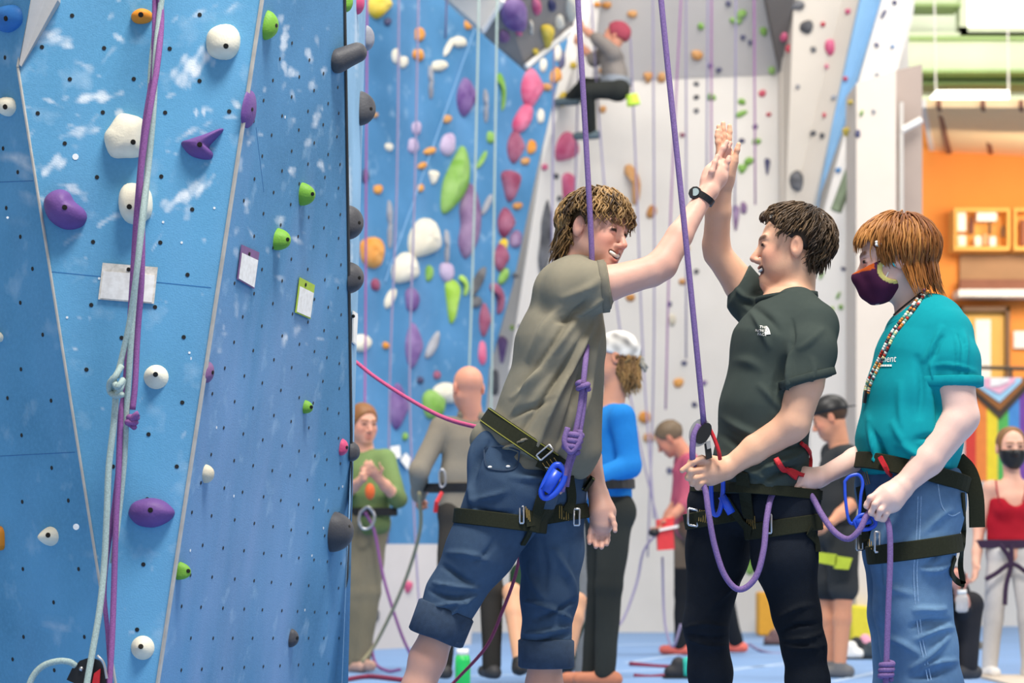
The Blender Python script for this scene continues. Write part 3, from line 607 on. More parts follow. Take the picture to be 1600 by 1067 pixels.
H_('cream back wall', [(883, 229, 36, 44, 'pink', 'b'), (886, 294, 24, 50, 'pink', 't'), (851, 366, 21, 126, 'charcoal', 'k'), (850, 261, 9, 11, 'pink', 'o'), (871, 346, 11, 13, 'pink', 'o'), (988, 288, 26, 62, 'tan', 'c'), (1018, 331, 19, 22, 'tan', 'd'), (1013, 121, 17, 16, 'tan', 't'), (1034, 121, 14, 15, 'tan', 'o'), (988, 22, 15, 12, 'tan', 'o'), (948, 8, 15, 11, 'tan', 'o'), (932, 7, 10, 9, 'orange', 'o'), (1089, 86, 18, 16, 'tan', 'o'), (941, 110, 12, 8, 'tan', 'o'), (942, 171, 11, 11, 'tan', 'o'), (1095, 41, 10, 10, 'green', 'o'), (1158, 22, 18, 16, 'green', 'd'), (1150, 32, 20, 11, 'green', 'o'), (1193, 49, 12, 14, 'green', 'o'), (1206, 110, 12, 12, 'green', 'o'), (1138, 5, 9, 9, 'navy', 'o'), (1161, 58, 8, 8, 'navy', 'o'), (1172, 66, 7, 8, 'navy', 'o'), (1110, 102, 9, 7, 'navy', 'o'), (1123, 109, 10, 7, 'navy', 'o'), (1088, 131, 9, 8, 'charcoal', 'o'), (1088, 152, 9, 8, 'charcoal', 'o'), (1088, 173, 9, 8, 'charcoal', 'o'), (1111, 152, 15, 11, 'green', 'o'), (1159, 159, 12, 10, 'green', 'o'), (1158, 178, 20, 12, 'green', 'd'), (1191, 146, 12, 11, 'red', 'o'), (1201, 179, 8, 6, 'red', 'o'), (1170, 252, 17, 14, 'green', 'd'), (1160, 264, 18, 14, 'green', 't'), (1182, 221, 14, 10, 'green', 'o'), (1159, 220, 9, 8, 'navy', 'o'), (1180, 198, 8, 8, 'navy', 'o'), (1199, 260, 10, 26, 'navy', 't'), (1150, 340, 13, 40, 'mauve', 't'), (1162, 325, 10, 20, 'mauve', 'o'), (1128, 218, 8, 6, 'tan', 'o'), (1066, 211, 8, 7, 'maroon', 'o'), (1072, 388, 12, 8, 'tan', 'o'), (1067, 440, 14, 9, 'tan', 'o'), (1190, 500, 12, 10, 'green', 'o'), (1088, 424, 8, 8, 'charcoal', 'o'), (1060, 598, 17, 14, 'orange', 'o'), (1007, 652, 18, 20, 'orange', 'o'), (1014, 684, 18, 15, 'tan', 'o'), (1069, 567, 9, 8, 'navy', 'o'), (1085, 632, 9, 8, 'navy', 'o'), (1046, 735, 9, 11, 'navy', 'o'), (1100, 598, 9, 8, 'purple', 'o'), (980, 740, 14, 14, 'beige', 'o'), (985, 465, 16, 11, 'tan', 'o'), (895, 102, 8, 12, 'yellow', 'o'), (880, 155, 16, 24, 'yellow', 'k'), (1050, 500, 12, 18, 'beige', 'o'), (1046, 475, 8, 8, 'navy', 'o'), (805, 430, 8, 9, 'charcoal', 'o'), (812, 510, 6, 8, 'navy', 'o'), (800, 512, 6, 8, 'lime', 'o'), (868, 275, 7, 9, 'charcoal', 'o'), (873, 310, 6, 9, 'charcoal', 'o'), (903, 310, 9, 14, 'yellow', 'o'), (1173, 880, 20, 36, 'green', 'o')])
H_('beige and white right walls', [(1245, 283, 22, 34, 'charcoal', 'o'), (1245, 8, 24, 16, 'charcoal', 'o'), (1260, 42, 22, 20, 'charcoal', 'o'), (1297, 74, 17, 26, 'pink', 'o'), (1225, 58, 12, 14, 'pink', 'o'), (1233, 76, 10, 15, 'red', 'o'), (1286, 38, 7, 8, 'red', 'o'), (1292, 104, 6, 8, 'pink', 'o'), (1321, 123, 8, 7, 'red', 'o'), (1271, 77, 9, 9, 'charcoal', 'o'), (1303, 152, 9, 9, 'grey', 'o'), (1271, 208, 10, 9, 'charcoal', 'o'), (1285, 212, 9, 9, 'charcoal', 'o'), (1288, 180, 6, 8, 'red', 'o'), (1247, 135, 6, 7, 'grey', 'o'), (1325, 18, 9, 10, 'pink', 'o'), (1381, 22, 7, 16, 'navy', 'd'), (1398, 4, 7, 8, 'navy', 'o'), (1370, 70, 7, 8, 'navy', 'o'), (1395, 73, 6, 6, 'blue', 'o'), (1371, 118, 6, 10, 'grey', 'o'), (1346, 177, 6, 10, 'green', 'd'), (1365, 174, 6, 7, 'grey', 'o'), (1323, 206, 10, 14, 'yellow', 't'), (1340, 209, 9, 12, 'navy', 'o'), (1330, 160, 6, 7, 'yellow', 'o'), (1310, 266, 9, 9, 'blue', 'o'), (1284, 430, 6, 14, 'green', 'd'), (1310, 462, 6, 12, 'green', 'd'), (1314, 480, 7, 9, 'green', 'o'), (1299, 485, 8, 14, 'lime', 'd'), (1318, 420, 8, 6, 'navy', 'o')])
H_("far blue wall's white base", [(637, 917, 15, 19, 'pink', 't'), (585, 962, 13, 24, 'charcoal', 'o')])
def bg_outline(sh, w, h, seed):
    f = lambda pts: closed([(x * w / 2, y * h / 2) for x, y in pts], 3)
    if sh == 'p': return f([(-.1, -1), (.5, -.6), (.95, .0), (.5, .5), (-.2, 1), (-.8, .6), (-.95, -.1), (-.6, -.7)])
    if sh == 'g': return f([(.7, -1), (1, -.5), (.95, .1), (.3, .62), (-.7, 1), (-1, .75), (-.85, .1), (-.4, -.35), (.3, -.9)])
    if sh == 't': return f([(-.9, -.8), (0, -1), (.9, -.7), (.75, -.1), (.2, .9), (-.3, 1), (-.7, .1)])
    if sh == 'b': return f([(-.3, -1), (.55, -.9), (1, .3), (.55, .8), (-.8, 1), (-1, -.1)])
    if sh == 'c': return f([(-.9, -.9), (-.2, -1), (.6, -.6), (1, .1), (.7, .9), (.0, 1), (.1, .3), (-.2, -.3), (-.9, -.5)])
    if sh == 'd': return ellipse(w * .75, h * 1.05, 18, seed, .06, 2, .45 if w < h else 1.1)[:, :] if w < h else ellipse(w, h * .8, 18, seed, .06, 2, -.4)
    if sh == 'v': return f([(-.3, -1), (.6, -.8), (.2, -.3), (.7, .1), (.1, .5), (.5, 1), (-.3, .95), (-.5, .3), (-.2, 0), (-.7, -.4)])
    if sh == 'k': return f([(0, -1), (.7, -.6), (.9, .0), (.6, .6), (-.3, 1), (-.9, .6), (-.7, .1), (-.8, -.4)])
    return ellipse(w, h, 18, seed, .07, 2.3)
WT = bvh(*WALLS)
SHN = {'p': 'pointed', 'g': 'teardrop', 't': 'tapering', 'b': 'blocky', 'c': 'curved', 'd': 'slanting', 'v': 'thin dripping', 'k': 'long ridged', 'o': 'rounded'}
ORD = ['topmost', 'second', 'third', 'fourth', 'fifth', 'sixth', 'seventh', 'eighth', 'ninth', 'tenth', 'eleventh', 'twelfth', 'thirteenth', 'fourteenth', 'fifteenth', 'sixteenth']
CNM = {'tan': 'ochre', 'mauve': 'dusky purple', 'charcoal': 'dark grey', 'navy': 'blackish blue', 'lime': 'lime green'}
cnt = {}
for i, (wall, x, y, w, h, col, sh) in enumerate(sorted(HOLDS, key=lambda r: (r[0], r[5], r[2]))):
    k = (wall, col); cnt.setdefault(k, 0); n = cnt[k]; cnt[k] += 1; tot = sum(1 for r in HOLDS if r[0] == wall and r[5] == col)
    cn = CNM.get(col, col); lab = '%s %s hold, %s the %s' % (SHN[sh], cn, 'the only %s one on' % cn if tot == 1 else ('topmost of its colour on' if n == 0 else '%s of its colour down' % ORD[n]), wall)
    pt, nn = onpx(WT, x, y, 0., 20.); pl = Plane(pt, pt + np.cross(nn, [.3, .2, .9]), pt + np.cross(nn, [.9, .1, -.2])); s = FPX / pt[1]
    hold_px(pl, x, y, bg_outline(sh, w, h, i), max(.03, min(.16, .42 * min(w, h) / s)), col, lab, rough=.09, seed=i, pre='fhold_', group='holds on the ' + wall)
# paper squares by the bald man
for (pts, l) in [([(606, 698), (620, 696), (622, 715), (607, 717)], 'white paper square pinned low on the far blue wall'), ([(630, 708), (637, 716), (633, 734), (622, 720)], 'white paper diamond pinned low on the far blue wall')]:
    tag(obj('route_card', *prism([PW.hit(*p) + PW.n * .02 for p in pts], PW.n * .01), 'paper'), l, 'card')
# hanging ropes far behind
def rope(label, pts, r, m, group=None, per=6, name='climbing_rope', n=8, parent=None):
    o = obj(name, *tube(catmull([P(*p) for p in pts], per), r, n), m, parent, True)
    return o if parent else tag(o, label, 'rope', group)
far = [([(574, -60, 15.6), (572, 300, 15.6), (571, 520, 15.5), (569, 760, 14.9)], 'rope_violet'), ([(624, -60, 16.8), (620, 300, 16.8), (610, 560, 16.6), (606, 850, 16.5)], 'rope_dull'), ([(655, -60, 16.6), (648, 300, 16.6), (640, 600, 16.4), (652, 900, 16), (660, 985, 15.6)], 'rope_dull'), ([(750, -80, 16.2), (741, 330, 16.3), (731, 640, 16.3), (720, 985, 16.2), (716, 1026, 16.2)], 'rope_grey'), ([(778, -80, 16.0), (772, 330, 16.1), (766, 700, 16.2), (758, 985, 16.2), (756, 1026, 16.2)], 'rope_grey'), ([(700, -60, 16.6), (696, 60, 17.0)], 'rope_dull'), ([(866, 40, 18), (862, 420, 18)], 'rope_dull'), ([(905, 60, 20), (898, 330, 20)], 'rope_dull'), ([(985, 60, 20), (995, 300, 20), (1005, 560, 20), (1022, 810, 19)], 'rope_dull'), ([(1020, -40, 20.2), (1022, 520, 20.2), (1012, 870, 20)], 'rope_dull'), ([(1066, -40, 20), (1048, 330, 20), (1040, 640, 20)], 'rope_violet'), ([(1072, -40, 20.5), (1072, 560, 20.5)], 'rope_dull'), ([(1106, -40, 20.3), (1104, 300, 20.3)], 'rope_dull'), ([(1112, -40, 20.3), (1111, 380, 20.3)], 'rope_violet'), ([(1150, -40, 20.3), (1148, 330, 20.3)], 'rope_dull'), ([(1178, -40, 20.3), (1180, 320, 20.3)], 'rope_violet'), ([(918, -80, 19.8), (945, 300, 19.8), (975, 560, 19.8), (1010, 740, 19.4), (1032, 830, 19)], 'rope_dull')]
for i, (p, m) in enumerate(far): rope('thin %s rope hanging in front of the far walls, %s from the left' % ('purple' if m != 'rope_grey' else 'pale grey', ORD[i] if i else 'first') if i < 16 else 'slack rope slanting past the orange holds beside the blue sleeve', p, .008, m, 'ropes hanging at the far walls', 4)
rope('purple rope dangling from the green topped belayer to the mat', [(570, 800, 14.0), (585, 830, 14), (600, 905, 14), (625, 985, 14), (645, 1030, 14)], .010, 'rope_violet')
rope('purple rope looping down to the mat beside the khaki trousers', [(590, 815, 14.3), (585, 900, 14.3), (580, 965, 14.3), (584, 1030, 14.2), (605, 1048, 14.0), (625, 1046, 13.9)], .010, 'rope_violet')
rope('olive rope slanting across the white base of the far wall', [(655, 770, 12.6), (656, 830, 13.2), (630, 915, 13.6), (590, 1000, 14.0), (565, 1035, 14.0)], .011, 'rope_olive')
rope('pink rope stretched from the pillar to the grey shirted climber', [(553, 563, 8.8), (590, 592, 8.6), (650, 630, 8.2), (700, 655, 7.8), (760, 671, 7.4), (790, 680, 7.3)], .0075, 'rope_pink')
rope('maroon rope running down between the two legs of the grey shirted climber', [(815, 850, 7.6), (805, 900, 7.8), (785, 955, 8.0), (760, 1010, 8.2), (715, 1060, 8.4), (690, 1085, 8.4)], .006, 'rope_maroon')
rope('grey rope curving from the red anchor box to the mat', [(1030, 830, 16.4), (1006, 860, 16.4), (995, 910, 16.4), (975, 965, 16.2), (958, 985, 16)], .009, 'rope_dull')
rope('slack grey rope hanging under the red anchor box', [(1035, 870, 16.4), (1037, 950, 16.4), (1042, 990, 16.2), (1052, 1010, 15.9), (1064, 975, 15.9)], .009, 'rope_dull')
rope('grey rope lying on the blue mat behind the black jeans', [(1170, 1006, 17.0), (1185, 1015, 17.0), (1205, 1021, 16.8), (1230, 1022, 16.8)], .012, 'rope_dull')
rope('maroon rope coil lying on the mat at the foot of the pillar', [(540, 1062, 12.6), (575, 1057, 12.8), (610, 1060, 12.5), (640, 1064, 12.3)], .014, 'rope_maroon')
for (a, b, l) in [((985, 1037, 15.0), (1075, 1042, 14.6), 'long maroon sling lying on the blue mat'), ((990, 1056, 13.7), (1040, 1056, 13.7), 'short maroon sling lying nearest on the blue mat')]:
    p0, p1 = P(*a), P(*b); p0[2] = p1[2] = .012; rope(l, [a, ((a[0] + b[0]) / 2, (a[1] + b[1]) / 2 + 2, (a[2] + b[2]) / 2), b], .016, 'rope_maroon', name='sling')

# ------------------------------------------------------------------ mezzanine on the right
YM = 25.0
def mz(name, x0, y0, x1, y1, m, Y=YM, d=.2, top=True, parent=None, smooth=False):
    o = obj(name, *prism([P(x0, y0, Y), P(x1, y0, Y), P(x1, y1, Y), P(x0, y1, Y)], (0, d, 0)), m, parent); return o
struct(mz('wall_orange', 1436, 180, 1680, 610, 'orange_wall', 26.0))
struct(mz('wall_upper_green', 1395, -120, 1680, 170, mat('pale_green_wall', '#eaf0d8', .8, .03, 2), 26.4))
wd = struct(mz('window_1', 1512, -120, 1680, 42, 'window_glow', 25.6, .1))
for nm, a in (('window_frame', (1500, -120, 1512, 58)), ('window_frame', (1500, 42, 1680, 62))): mz(nm, *a, 'beam_green', 25.4, .25, parent=wd)
def beam(label, x0, y0, x1, y1, Y, h):
    t = thing('steel_beam', label, 'beam', P(x0, y0, Y)); mz('beam_web', x0, y0, x1, y1, 'beam_green', Y, .15, parent=t)
    mz('beam_flange', x0, y1, x1, y1 + h, 'beam_dark', Y - .15, .45, parent=t)
beam('pale green steel beam above the bright window sill level, uppermost', 1405, -4, 1502, 4, 25.5, 5)
beam('pale green steel beam just under the bright window', 1405, 50, 1680, 56, 25.4, 6)
beam('wide pale green steel beam below the window', 1398, 62, 1680, 108, 25.3, 5)
beam('lowest pale green steel beam behind the hanging lamp', 1398, 150, 1680, 162, 25.0, 5)
beam('thin pale green steel beam between the wide beam and the lamp', 1398, 122, 1680, 128, 25.6, 4)
t = thing('hanging_lamp', 'bright white strip lamp hanging under the green beams', 'lamp', P(1520, 165, 24.4)); mz('diffuser', 1463, 141, 1577, 165, 'lamp_glow', 24.4, .35, parent=t)
for x in (1462, 1576):
    obj('hanger', *tube([P(x, 141, 24.5), P(x - 2, 0, 24.5)], .01, 6), 'edge_white', t)
struct(obj('ceiling_mezzanine', *prism([P(1440, 168, 22.5), P(1680, 168, 22.5), P(1680, 250, 26.1), P(1458, 238, 26.1)], (0, 0, .08)), 'plank'))
for x0, x1 in ((1463, 1483), (1532, 1548), (1592, 1602)):
    obj('joist', *prism([P(x0, 166, 22.4), P(x0 + 7, 166, 22.4), P(x1 + 4, 241, 25.9), P(x1 - 4, 241, 25.9)], (0, 0, .06)), 'joist', bpy.data.objects['ceiling_mezzanine'])
obj('joist', *prism([P(1438, 168, 22.4), P(1447, 168, 22.4), P(1460, 236, 25.9), P(1452, 236, 25.9)], (0, 0, .08)), 'edge_white', bpy.data.objects['ceiling_mezzanine'])
def shelf(label, x0, y0, x1, y1):
    t = thing('wall_shelf', label, 'shelf', P((x0 + x1) / 2, y1, 25.9))
    for a in ((x0 - 4, y0 - 5, x1 + 4, y0), (x0 - 4, y1, x1 + 4, y1 + 6)): mz('board', *a, 'cubby_wood', 25.6, .4, parent=t)
    for a in ((x0 - 4, y0, x0, y1), (x1, y0, x1 + 5, y1)): mz('side', *a, 'cubby_wood', 25.6, .4, parent=t)
    mz('back_panel', x0, y0, x1, y1, 'cubby_wood', 25.9, .05, parent=t)
shelf('lit wooden wall shelf full of small goods on the orange wall', 1495, 330, 1574, 385); shelf('lit wooden wall shelf cut by the right edge of the picture', 1588, 330, 1650, 385)
for i, (x0, y0, x1, y1, gc, l) in enumerate([(1495, 332, 1508, 362, '#fff6ea', 'tall white box at the left end of the lit shelf'), (1525, 330, 1556, 346, '#fffaf2', 'wide white box on the upper lit shelf'), (1513, 338, 1522, 366, '#7a4a3c', 'brown bottle on the lit shelf'), (1544, 346, 1549, 366, '#6a5040', 'slim brown bottle on the lit shelf'), (1565, 352, 1570, 370, '#6a5a4c', 'dark grey bottle at the right end of the lit shelf'), (1496, 370, 1508, 385, '#fff2e4', 'white carton at the lower left of the lit shelf'), (1522, 371, 1532, 385, '#fbeedd', 'white carton in the lower middle of the lit shelf'), (1545, 372, 1555, 385, '#f6e6e6', 'pinkish carton on the lower lit shelf'), (1534, 368, 1542, 384, '#e8a070', 'orange carton on the lower lit shelf'), (1594, 345, 1602, 384, '#9a5a38', 'brown carton on the shelf at the right edge')]):
    w2, h2 = (x1 - x0) / 2 * 25.7 / FPX, (y1 - y0) / 2 * 25.7 / FPX; c = P((x0 + x1) / 2, (y0 + y1) / 2, 25.75)
    if 'bottle' in l: v, f = merge(tube([c - [0, 0, h2], c + [0, 0, h2 * .3]], w2, 10), tube([c + [0, 0, h2 * .3], c + [0, 0, h2]], [w2, w2 * .4], 10))
    else: v, f = merge(boxm(c, (w2, .05, h2)), boxm(c + [0, 0, h2 + .004], (w2 * .9, .045, .006)))
    tag(obj('bottle' if 'bottle' in l else 'carton', v, f, flat_mat('goods%d' % i, gc)), l, 'bottle' if 'bottle' in l else 'carton')
t = thing('service_hatch', 'open brown service hatch in the orange wall above the door', 'hatch', P(1550, 465, 25.9))
mz('back_panel', 1500, 398, 1660, 452, 'brown_panel', 25.92, .05, parent=t); mz('sill', 1498, 452, 1660, 463, 'edge_white', 25.6, .35, parent=t); mz('counter', 1500, 436, 1660, 452, 'joist', 25.8, .1, parent=t)
dr = struct(mz('door_1', 1504, 486, 1572, 640, 'door_wood', 25.9, .06))
for a in ((1498, 479, 1504, 640), (1572, 479, 1578, 640), (1498, 479, 1578, 486)): mz('door_frame', *a, 'door_frame', 25.8, .18, parent=dr)
mz('door_glass', 1524, 499, 1548, 592, 'paper', 25.87, .03, parent=dr)
tag(mz('notice', 1584, 517, 1620, 544, 'paper', 25.95, .02), 'white notice on the orange wall right of the door', 'notice')
t = thing('railing', 'thin dark railing of the mezzanine in front of the door', 'railing', P(1500, 600, 23))
obj('handrail', *tube([P(1290, 501, 23), P(1420, 503, 23)], .02, 6), 'rail', t); obj('handrail', *tube([P(1520, 574, 23), P(1680, 578, 23)], .02, 6), 'rail', t)
for x in (1290, 1318, 1580): obj('post', *tube([P(x, 501 if x < 1400 else 575, 23), P(x, 600, 23)], .015, 6), 'rail', t)
struct(mz('floor_mezzanine', 1275, 598, 1680, 614, 'slab_grey', 22.6, 3.4))
struct(mz('trim_12', 1275, 614, 1680, 642, mat('corrugated', '#a3a09c', .7, .2, 40, stretch=(30, 1, .2)), 22.9, .1))
struct(mz('wall_under_mezzanine', 1255, 642, 1680, 985, 'wall_white', 22.8, .1))
struct(mz('wall_mezzanine_left', 1255, 490, 1500, 600, mat('mezzanine_white', '#efe9e2', .8, .04, 4), 24.5, .1))  # plain off-white wall
# pride flag: each colour is a panel of its own
t = thing('pride_flag', 'striped rainbow flag with a pale chevron hanging from the mezzanine', 'flag', P(1560, 750, 21.5))
YF = 21.5
def fl_(name, pts, c, d=0): obj(name, *prism([P(x, y, YF - d) for x, y in pts], (0, .012, 0)), mat('flag_' + c, c, .85, .06, 12), t)
for i, c in enumerate(['#d8453c', '#ee8a44', '#f0d43c', '#5bb35a', '#4f8fd0', '#7a4aa0']):
    x0 = 1508 + i * 17; fl_('stripe', [(x0, 592), (x0 + 17, 592), (x0 + 17, 752), (x0, 752)], c)
for i, c in enumerate(['#4a4038', '#9a6438', '#a8d4ee', '#f2b8cc', '#f6f2f0']):
    k = i * 11; fl_('chevron', [(1508 + k * .9, 590), (1616 - k * .9, 590), (1616 - k * .9, 592 + 4), (1562, 655 - k * 1.2), (1508 + k * .9, 600 + 4)], c, .015 + i * .014)
# ------------------------------------------------------------------ people: shared builders
class Head:
    def __init__(s, o, f, u, sc=1.0):
        s.o = np.asarray(o, float); f = nrm(f); u = nrm(np.asarray(u) - f * np.dot(u, f)); s.R = np.array([f, np.cross(u, f), u]); s.sc = sc
    def w(s, x, y, z): return s.o + s.sc * (x * s.R[0] + y * s.R[1] + z * s.R[2])
    def loc(s, v): return (np.asarray(v) - s.o) @ s.R.T / s.sc
def head_prims(F, H, mouth='shut', neck=None, nr=.056, fat=1.0):
    sc = H.sc; g = H.w; e = lambda c, r: ell(g(*c), np.array(r) * sc, H.R); R = lambda a, b, ra, rb=None: rc(g(*a), g(*b), ra * sc, (ra if rb is None else rb) * sc)
    F.u(e((-.012, 0, .03), (.1, .077, .085)), .02).u(e((.026, 0, -.028), (.062, .061 * fat, .086)), .03)
    for s in (-1, 1):
        F.u(R((-.008, s * .05 * fat, -.048), (.052, s * .022, -.098), .019, .018), .03).u(e((.056, s * .039, -.03), (.029, .025, .026)), .02)
        F.u(R((.077, s * .04, .022), (.087, s * .008, .019), .010), .014).sub(e((.104, s * .033, .001), (.02, .02, .012)), .012)
        F.u(e((.078, s * .032, .001), (.0145, .0165, .0115)), .006)
    F.u(R((.068, .011, -.107), (.068, -.011, -.107), .018), .02)
    F.u(R((.086, 0, .008), (.112, 0, -.038), .0075, .0115), .014)
    for s in (-1, 1): F.u(e((.099, s * .012, -.044), (.012, .008, .008)), .007)
    F.u(e((.07, 0, -.074), (.023, .032, .026)), .02)
    F.u(R((.079, .022, -.071), (.091, 0, -.068), .006, .0065), .006).u(R((.079, -.022, -.071), (.091, 0, -.068), .006, .0065), .006)
    F.u(R((.079, .018, -.086), (.088, 0, -.088), .006, .008), .006).u(R((.079, -.018, -.086), (.088, 0, -.088), .006, .008), .006)
    if mouth == 'smile':
        for s in (-1, 1): F.sub(R((.082, s * .031, -.065), (.102, s * .008, -.076), .004, .0098), .003)
        F.sub(R((.099, .01, -.076), (.099, -.01, -.076), .0098), .003)
    if mouth == 'laugh':
        F.u(R((.066, .012, -.116), (.066, -.012, -.116), .018), .02)
        for s in (-1, 1): F.sub(R((.08, s * .026, -.072), (.104, s * .008, -.082), .005, .0135), .003)
        F.sub(R((.102, .01, -.082), (.102, -.01, -.082), .0135), .003)
    for s in (-1, 1):
        F.u(e((.046, s * .04, -.058), (.03, .021, .034)), .02).u(e((-.014, s * .081, -.006), (.02, .009, .034)), .006).sub(e((-.008, s * .093, -.004), (.010, .009, .018)), .004)
    if neck is not None: F.u(rc(g(-.022, 0, -.05), neck, nr * sc, nr * 1.1), .03)
def seg_d(p, a, b):
    a, b = np.array(a), np.array(b); ba = b - a; h = np.clip(((p - a) @ ba) / ba.dot(ba), 0, 1); return np.linalg.norm(p - a - h[:, None] * ba, axis=1)
def paint_skin(v, base, H=None, brow='#4a3420', lip='#b8685e', mouth='shut', beard=0., blush=.5, eye='#2c1c14'):
    c = np.tile(np.array(lin(base)), (len(v), 1)); n = .5 + .5 * sn(v[:, 0], v[:, 1], v[:, 2], 45, 5)
    def bl(c, m, col): return c * (1 - m[:, None]) + np.array(lin(col)) * m[:, None]
    red = '#cf7f6c'; c = bl(c, .22 * n, red)
    if H is not None:
        p = H.loc(v); q = p.copy(); q[:, 1] = np.abs(q[:, 1]); near = (np.linalg.norm(p, axis=1) < .145) & (p[:, 0] > -.05)
        g = lambda d, r, s: near * np.clip((r - d) / s + .5, 0, 1)
        c = bl(c, blush * g(seg_d(q, (.066, .045, -.034), (.06, .05, -.03)), .028, .03), red)
        c = bl(c, blush * g(seg_d(q, (.112, 0, -.038), (.108, 0, -.042)), .016, .016), red)
        c = bl(c, .4 * blush * g(seg_d(q, (-.014, .08, .01), (-.014, .08, -.03)), .02, .014), '#c8614e')
        if beard: c = bl(c, beard * near * np.clip((-.05 - p[:, 2]) / .03, 0, 1) * np.clip((p[:, 0] + .01) / .03, 0, 1) * np.clip((p[:, 2] + .14) / .02, 0, 1), '#7a5440')
        c = bl(c, .85 * g(seg_d(q, (.084, .052, .025), (.098, .014, .024)), .0075, .005), brow)
        c = bl(c, .8 * g(np.minimum(seg_d(q, (.081, .022, -.070), (.097, 0, -.067)), seg_d(q, (.081, .018, -.087), (.096, 0, -.089))), .0085, .004), lip)
        dz = np.abs(q[:, 2] - .001 + (q[:, 1] - .032) ** 2 * 10); de = np.abs(q[:, 1] - .033)
        c = bl(c, near * (q[:, 0] > .07) * np.clip((.0052 - dz) / .002 + .5, 0, 1) * np.clip((.0135 - de) / .003 + .5, 0, 1), eye)
        c = bl(c, .5 * near * (q[:, 0] > .07) * np.clip((.0028 - np.abs(q[:, 2] - .009)) / .002 + .5, 0, 1) * np.clip((.015 - de) / .004, 0, 1), '#8a5648')
        if mouth != 'shut':
            rr = (.0105, .016)[mouth == 'laugh']; zz = (-.076, -.082)[mouth == 'laugh']
            c = bl(c, near * (q[:, 0] > .055) * (q[:, 0] < .0935) * np.clip((rr - seg_d(q * [0, 1, 1], (0, 0, zz), (0, .024, zz + .008))) / .003, 0, 1), '#3a1210')
    return c
def fingers(F, H, lists, r=.0085, k=.006):           # each finger: pixels + depth from knuckle to tip
    for pts in lists:
        p = [P(*a) for a in pts]; n = len(p); rr = [r * (1.06 - .22 * i / (n - 1)) for i in range(n)]; F.limb(p, rr, k)
def generic_hand(F, w, d, th, curl=.5, s=1.0, sgn=1):
    d = nrm(d); th = nrm(th - d * np.dot(th, d)); nn = np.cross(d, th) * sgn; w = np.asarray(w)
    F.u(rc(w, w + d * .075 * s, .026 * s, .034 * s, (nn, 1.9)), .02)
    for i, L in enumerate((.072, .08, .075, .06)):
        b = w + d * .085 * s + th * (.03 - .02 * i) * s; pts = [b]; a = 0
        for j in range(3): a += curl * (.5 + .35 * j); pts.append(pts[-1] + (d * math.cos(a) + nn * math.sin(a)) * L * s * (.45, .32, .25)[j])
        F.limb(pts, [.0095 * s, .009 * s, .0085 * s, .0075 * s], .006)
    b = w + d * .025 * s + th * .026 * s; F.limb([b, b + (d * .6 + th * .7) * .04 * s, b + (d * .95 + th * .5 + nn * curl * .4) * .075 * s], [.013 * s, .011 * s, .008 * s], .008)
def locks(H, starts, flow, steps, step, r, curl, cols, seed, free=-.3, ce=(-.012, 0, .03), re=(.106, .084, .092), lift=.03, grav=.25, sides=5, ear=False):
    R = np.random.RandomState(seed); ce, re = np.array(ce), np.array(re); vs, fs, cs, n0 = [], [], [], 0; ca, cb = np.array(lin(cols[0])), np.array(lin(cols[1]))
    for st in starts:
        p = ce + re * nrm(st) * (1 + R.uniform(0, lift)); d = nrm(flow(p) + R.normal(size=3) * .12); pts = []; ph, fq = R.uniform(0, 6.28), R.uniform(.45, .9); lf = R.uniform(0, lift)
        nst = max(3, int(steps * R.uniform(.6, 1.35)))
        for i in range(nst):
            if ear and len(pts) >= 2 and abs(p[1]) > .045 and ((p[0] + .012) / .034) ** 2 + ((p[2] + .006) / .04) ** 2 < 1: break
            side = np.cross(d, p - ce); side = side / max(1e-6, np.linalg.norm(side)); pts.append(p + side * curl * math.sin(ph + i * fq) + nrm(p - ce) * curl * .35 * (1 + math.cos(ph + i * fq)) )
            d = nrm(d * .75 + flow(p) * .25 + np.array([0, 0, -grav * .15])); p = p + d * step
            if p[2] > free:
                q = np.linalg.norm((p - ce) / re)
                if q < 1 + lf: p = ce + (p - ce) * (1 + lf) / q
                else: p = p + (ce + (p - ce) * (1 + lf) / q - p) * .5
        if len(pts) < 3: continue
        pts = np.array([H.w(*a) for a in pts]); m = len(pts); cl_ = sn(st[0], st[1], st[2], 9, seed) * .9 + .5; rr = r * H.sc * R.uniform(.7, 1.25) * np.clip(1.15 - np.linspace(0, 1, m) ** 2.2, .08, 1); rr[0] *= .5
        v, f = tube(pts, rr, sides); t = np.clip(cl_ + R.uniform(-.3, .3), 0, 1); tt = np.repeat(np.linspace(0, 1, m), sides)[:, None]
        c = (ca + (cb - ca) * np.clip(t + .35 * (tt - .5), 0, 1)); vs.append(v); fs += [tuple(i + n0 for i in q) for q in f]; cs.append(c); n0 += len(v)
    return np.concatenate(vs), fs, np.concatenate(cs)
def scalp(n, ok, seed):
    R = np.random.RandomState(seed); out = []
    while len(out) < n:
        d = nrm(R.normal(size=3))
        p = np.array([-.012, 0, .03]) + np.array([.106, .084, .092]) * d
        if ok(p): out.append(d)
    return out
def hair_cap(H, ok_planes, grow=.006, h=.006, rough=.003, sc=90):
    F = SDF(); F.u(ell(H.w(-.014, 0, .032), np.array((.1 + grow, .079 + grow, .087 + grow)) * H.sc, H.R), .01)
    for p, n in ok_planes: F.cut(half(H.w(*p), np.array(n) @ H.R), .012)
    F.disp = lambda X, Y, Z: rough * sn(X, Y, Z, sc, 3, 8); return F.mesh(h)
def fcol(n, c): return np.tile(np.array(lin(c)), (n, 1))
def noisecol(v, c, c2, sc, seed, bias=0.): 
    m = np.clip(.5 + bias + 1.0 * sn(v[:, 0], v[:, 1], v[:, 2], sc, seed, 8), 0, 1)[:, None]; return np.array(lin(c)) * (1 - m) + np.array(lin(c2)) * m
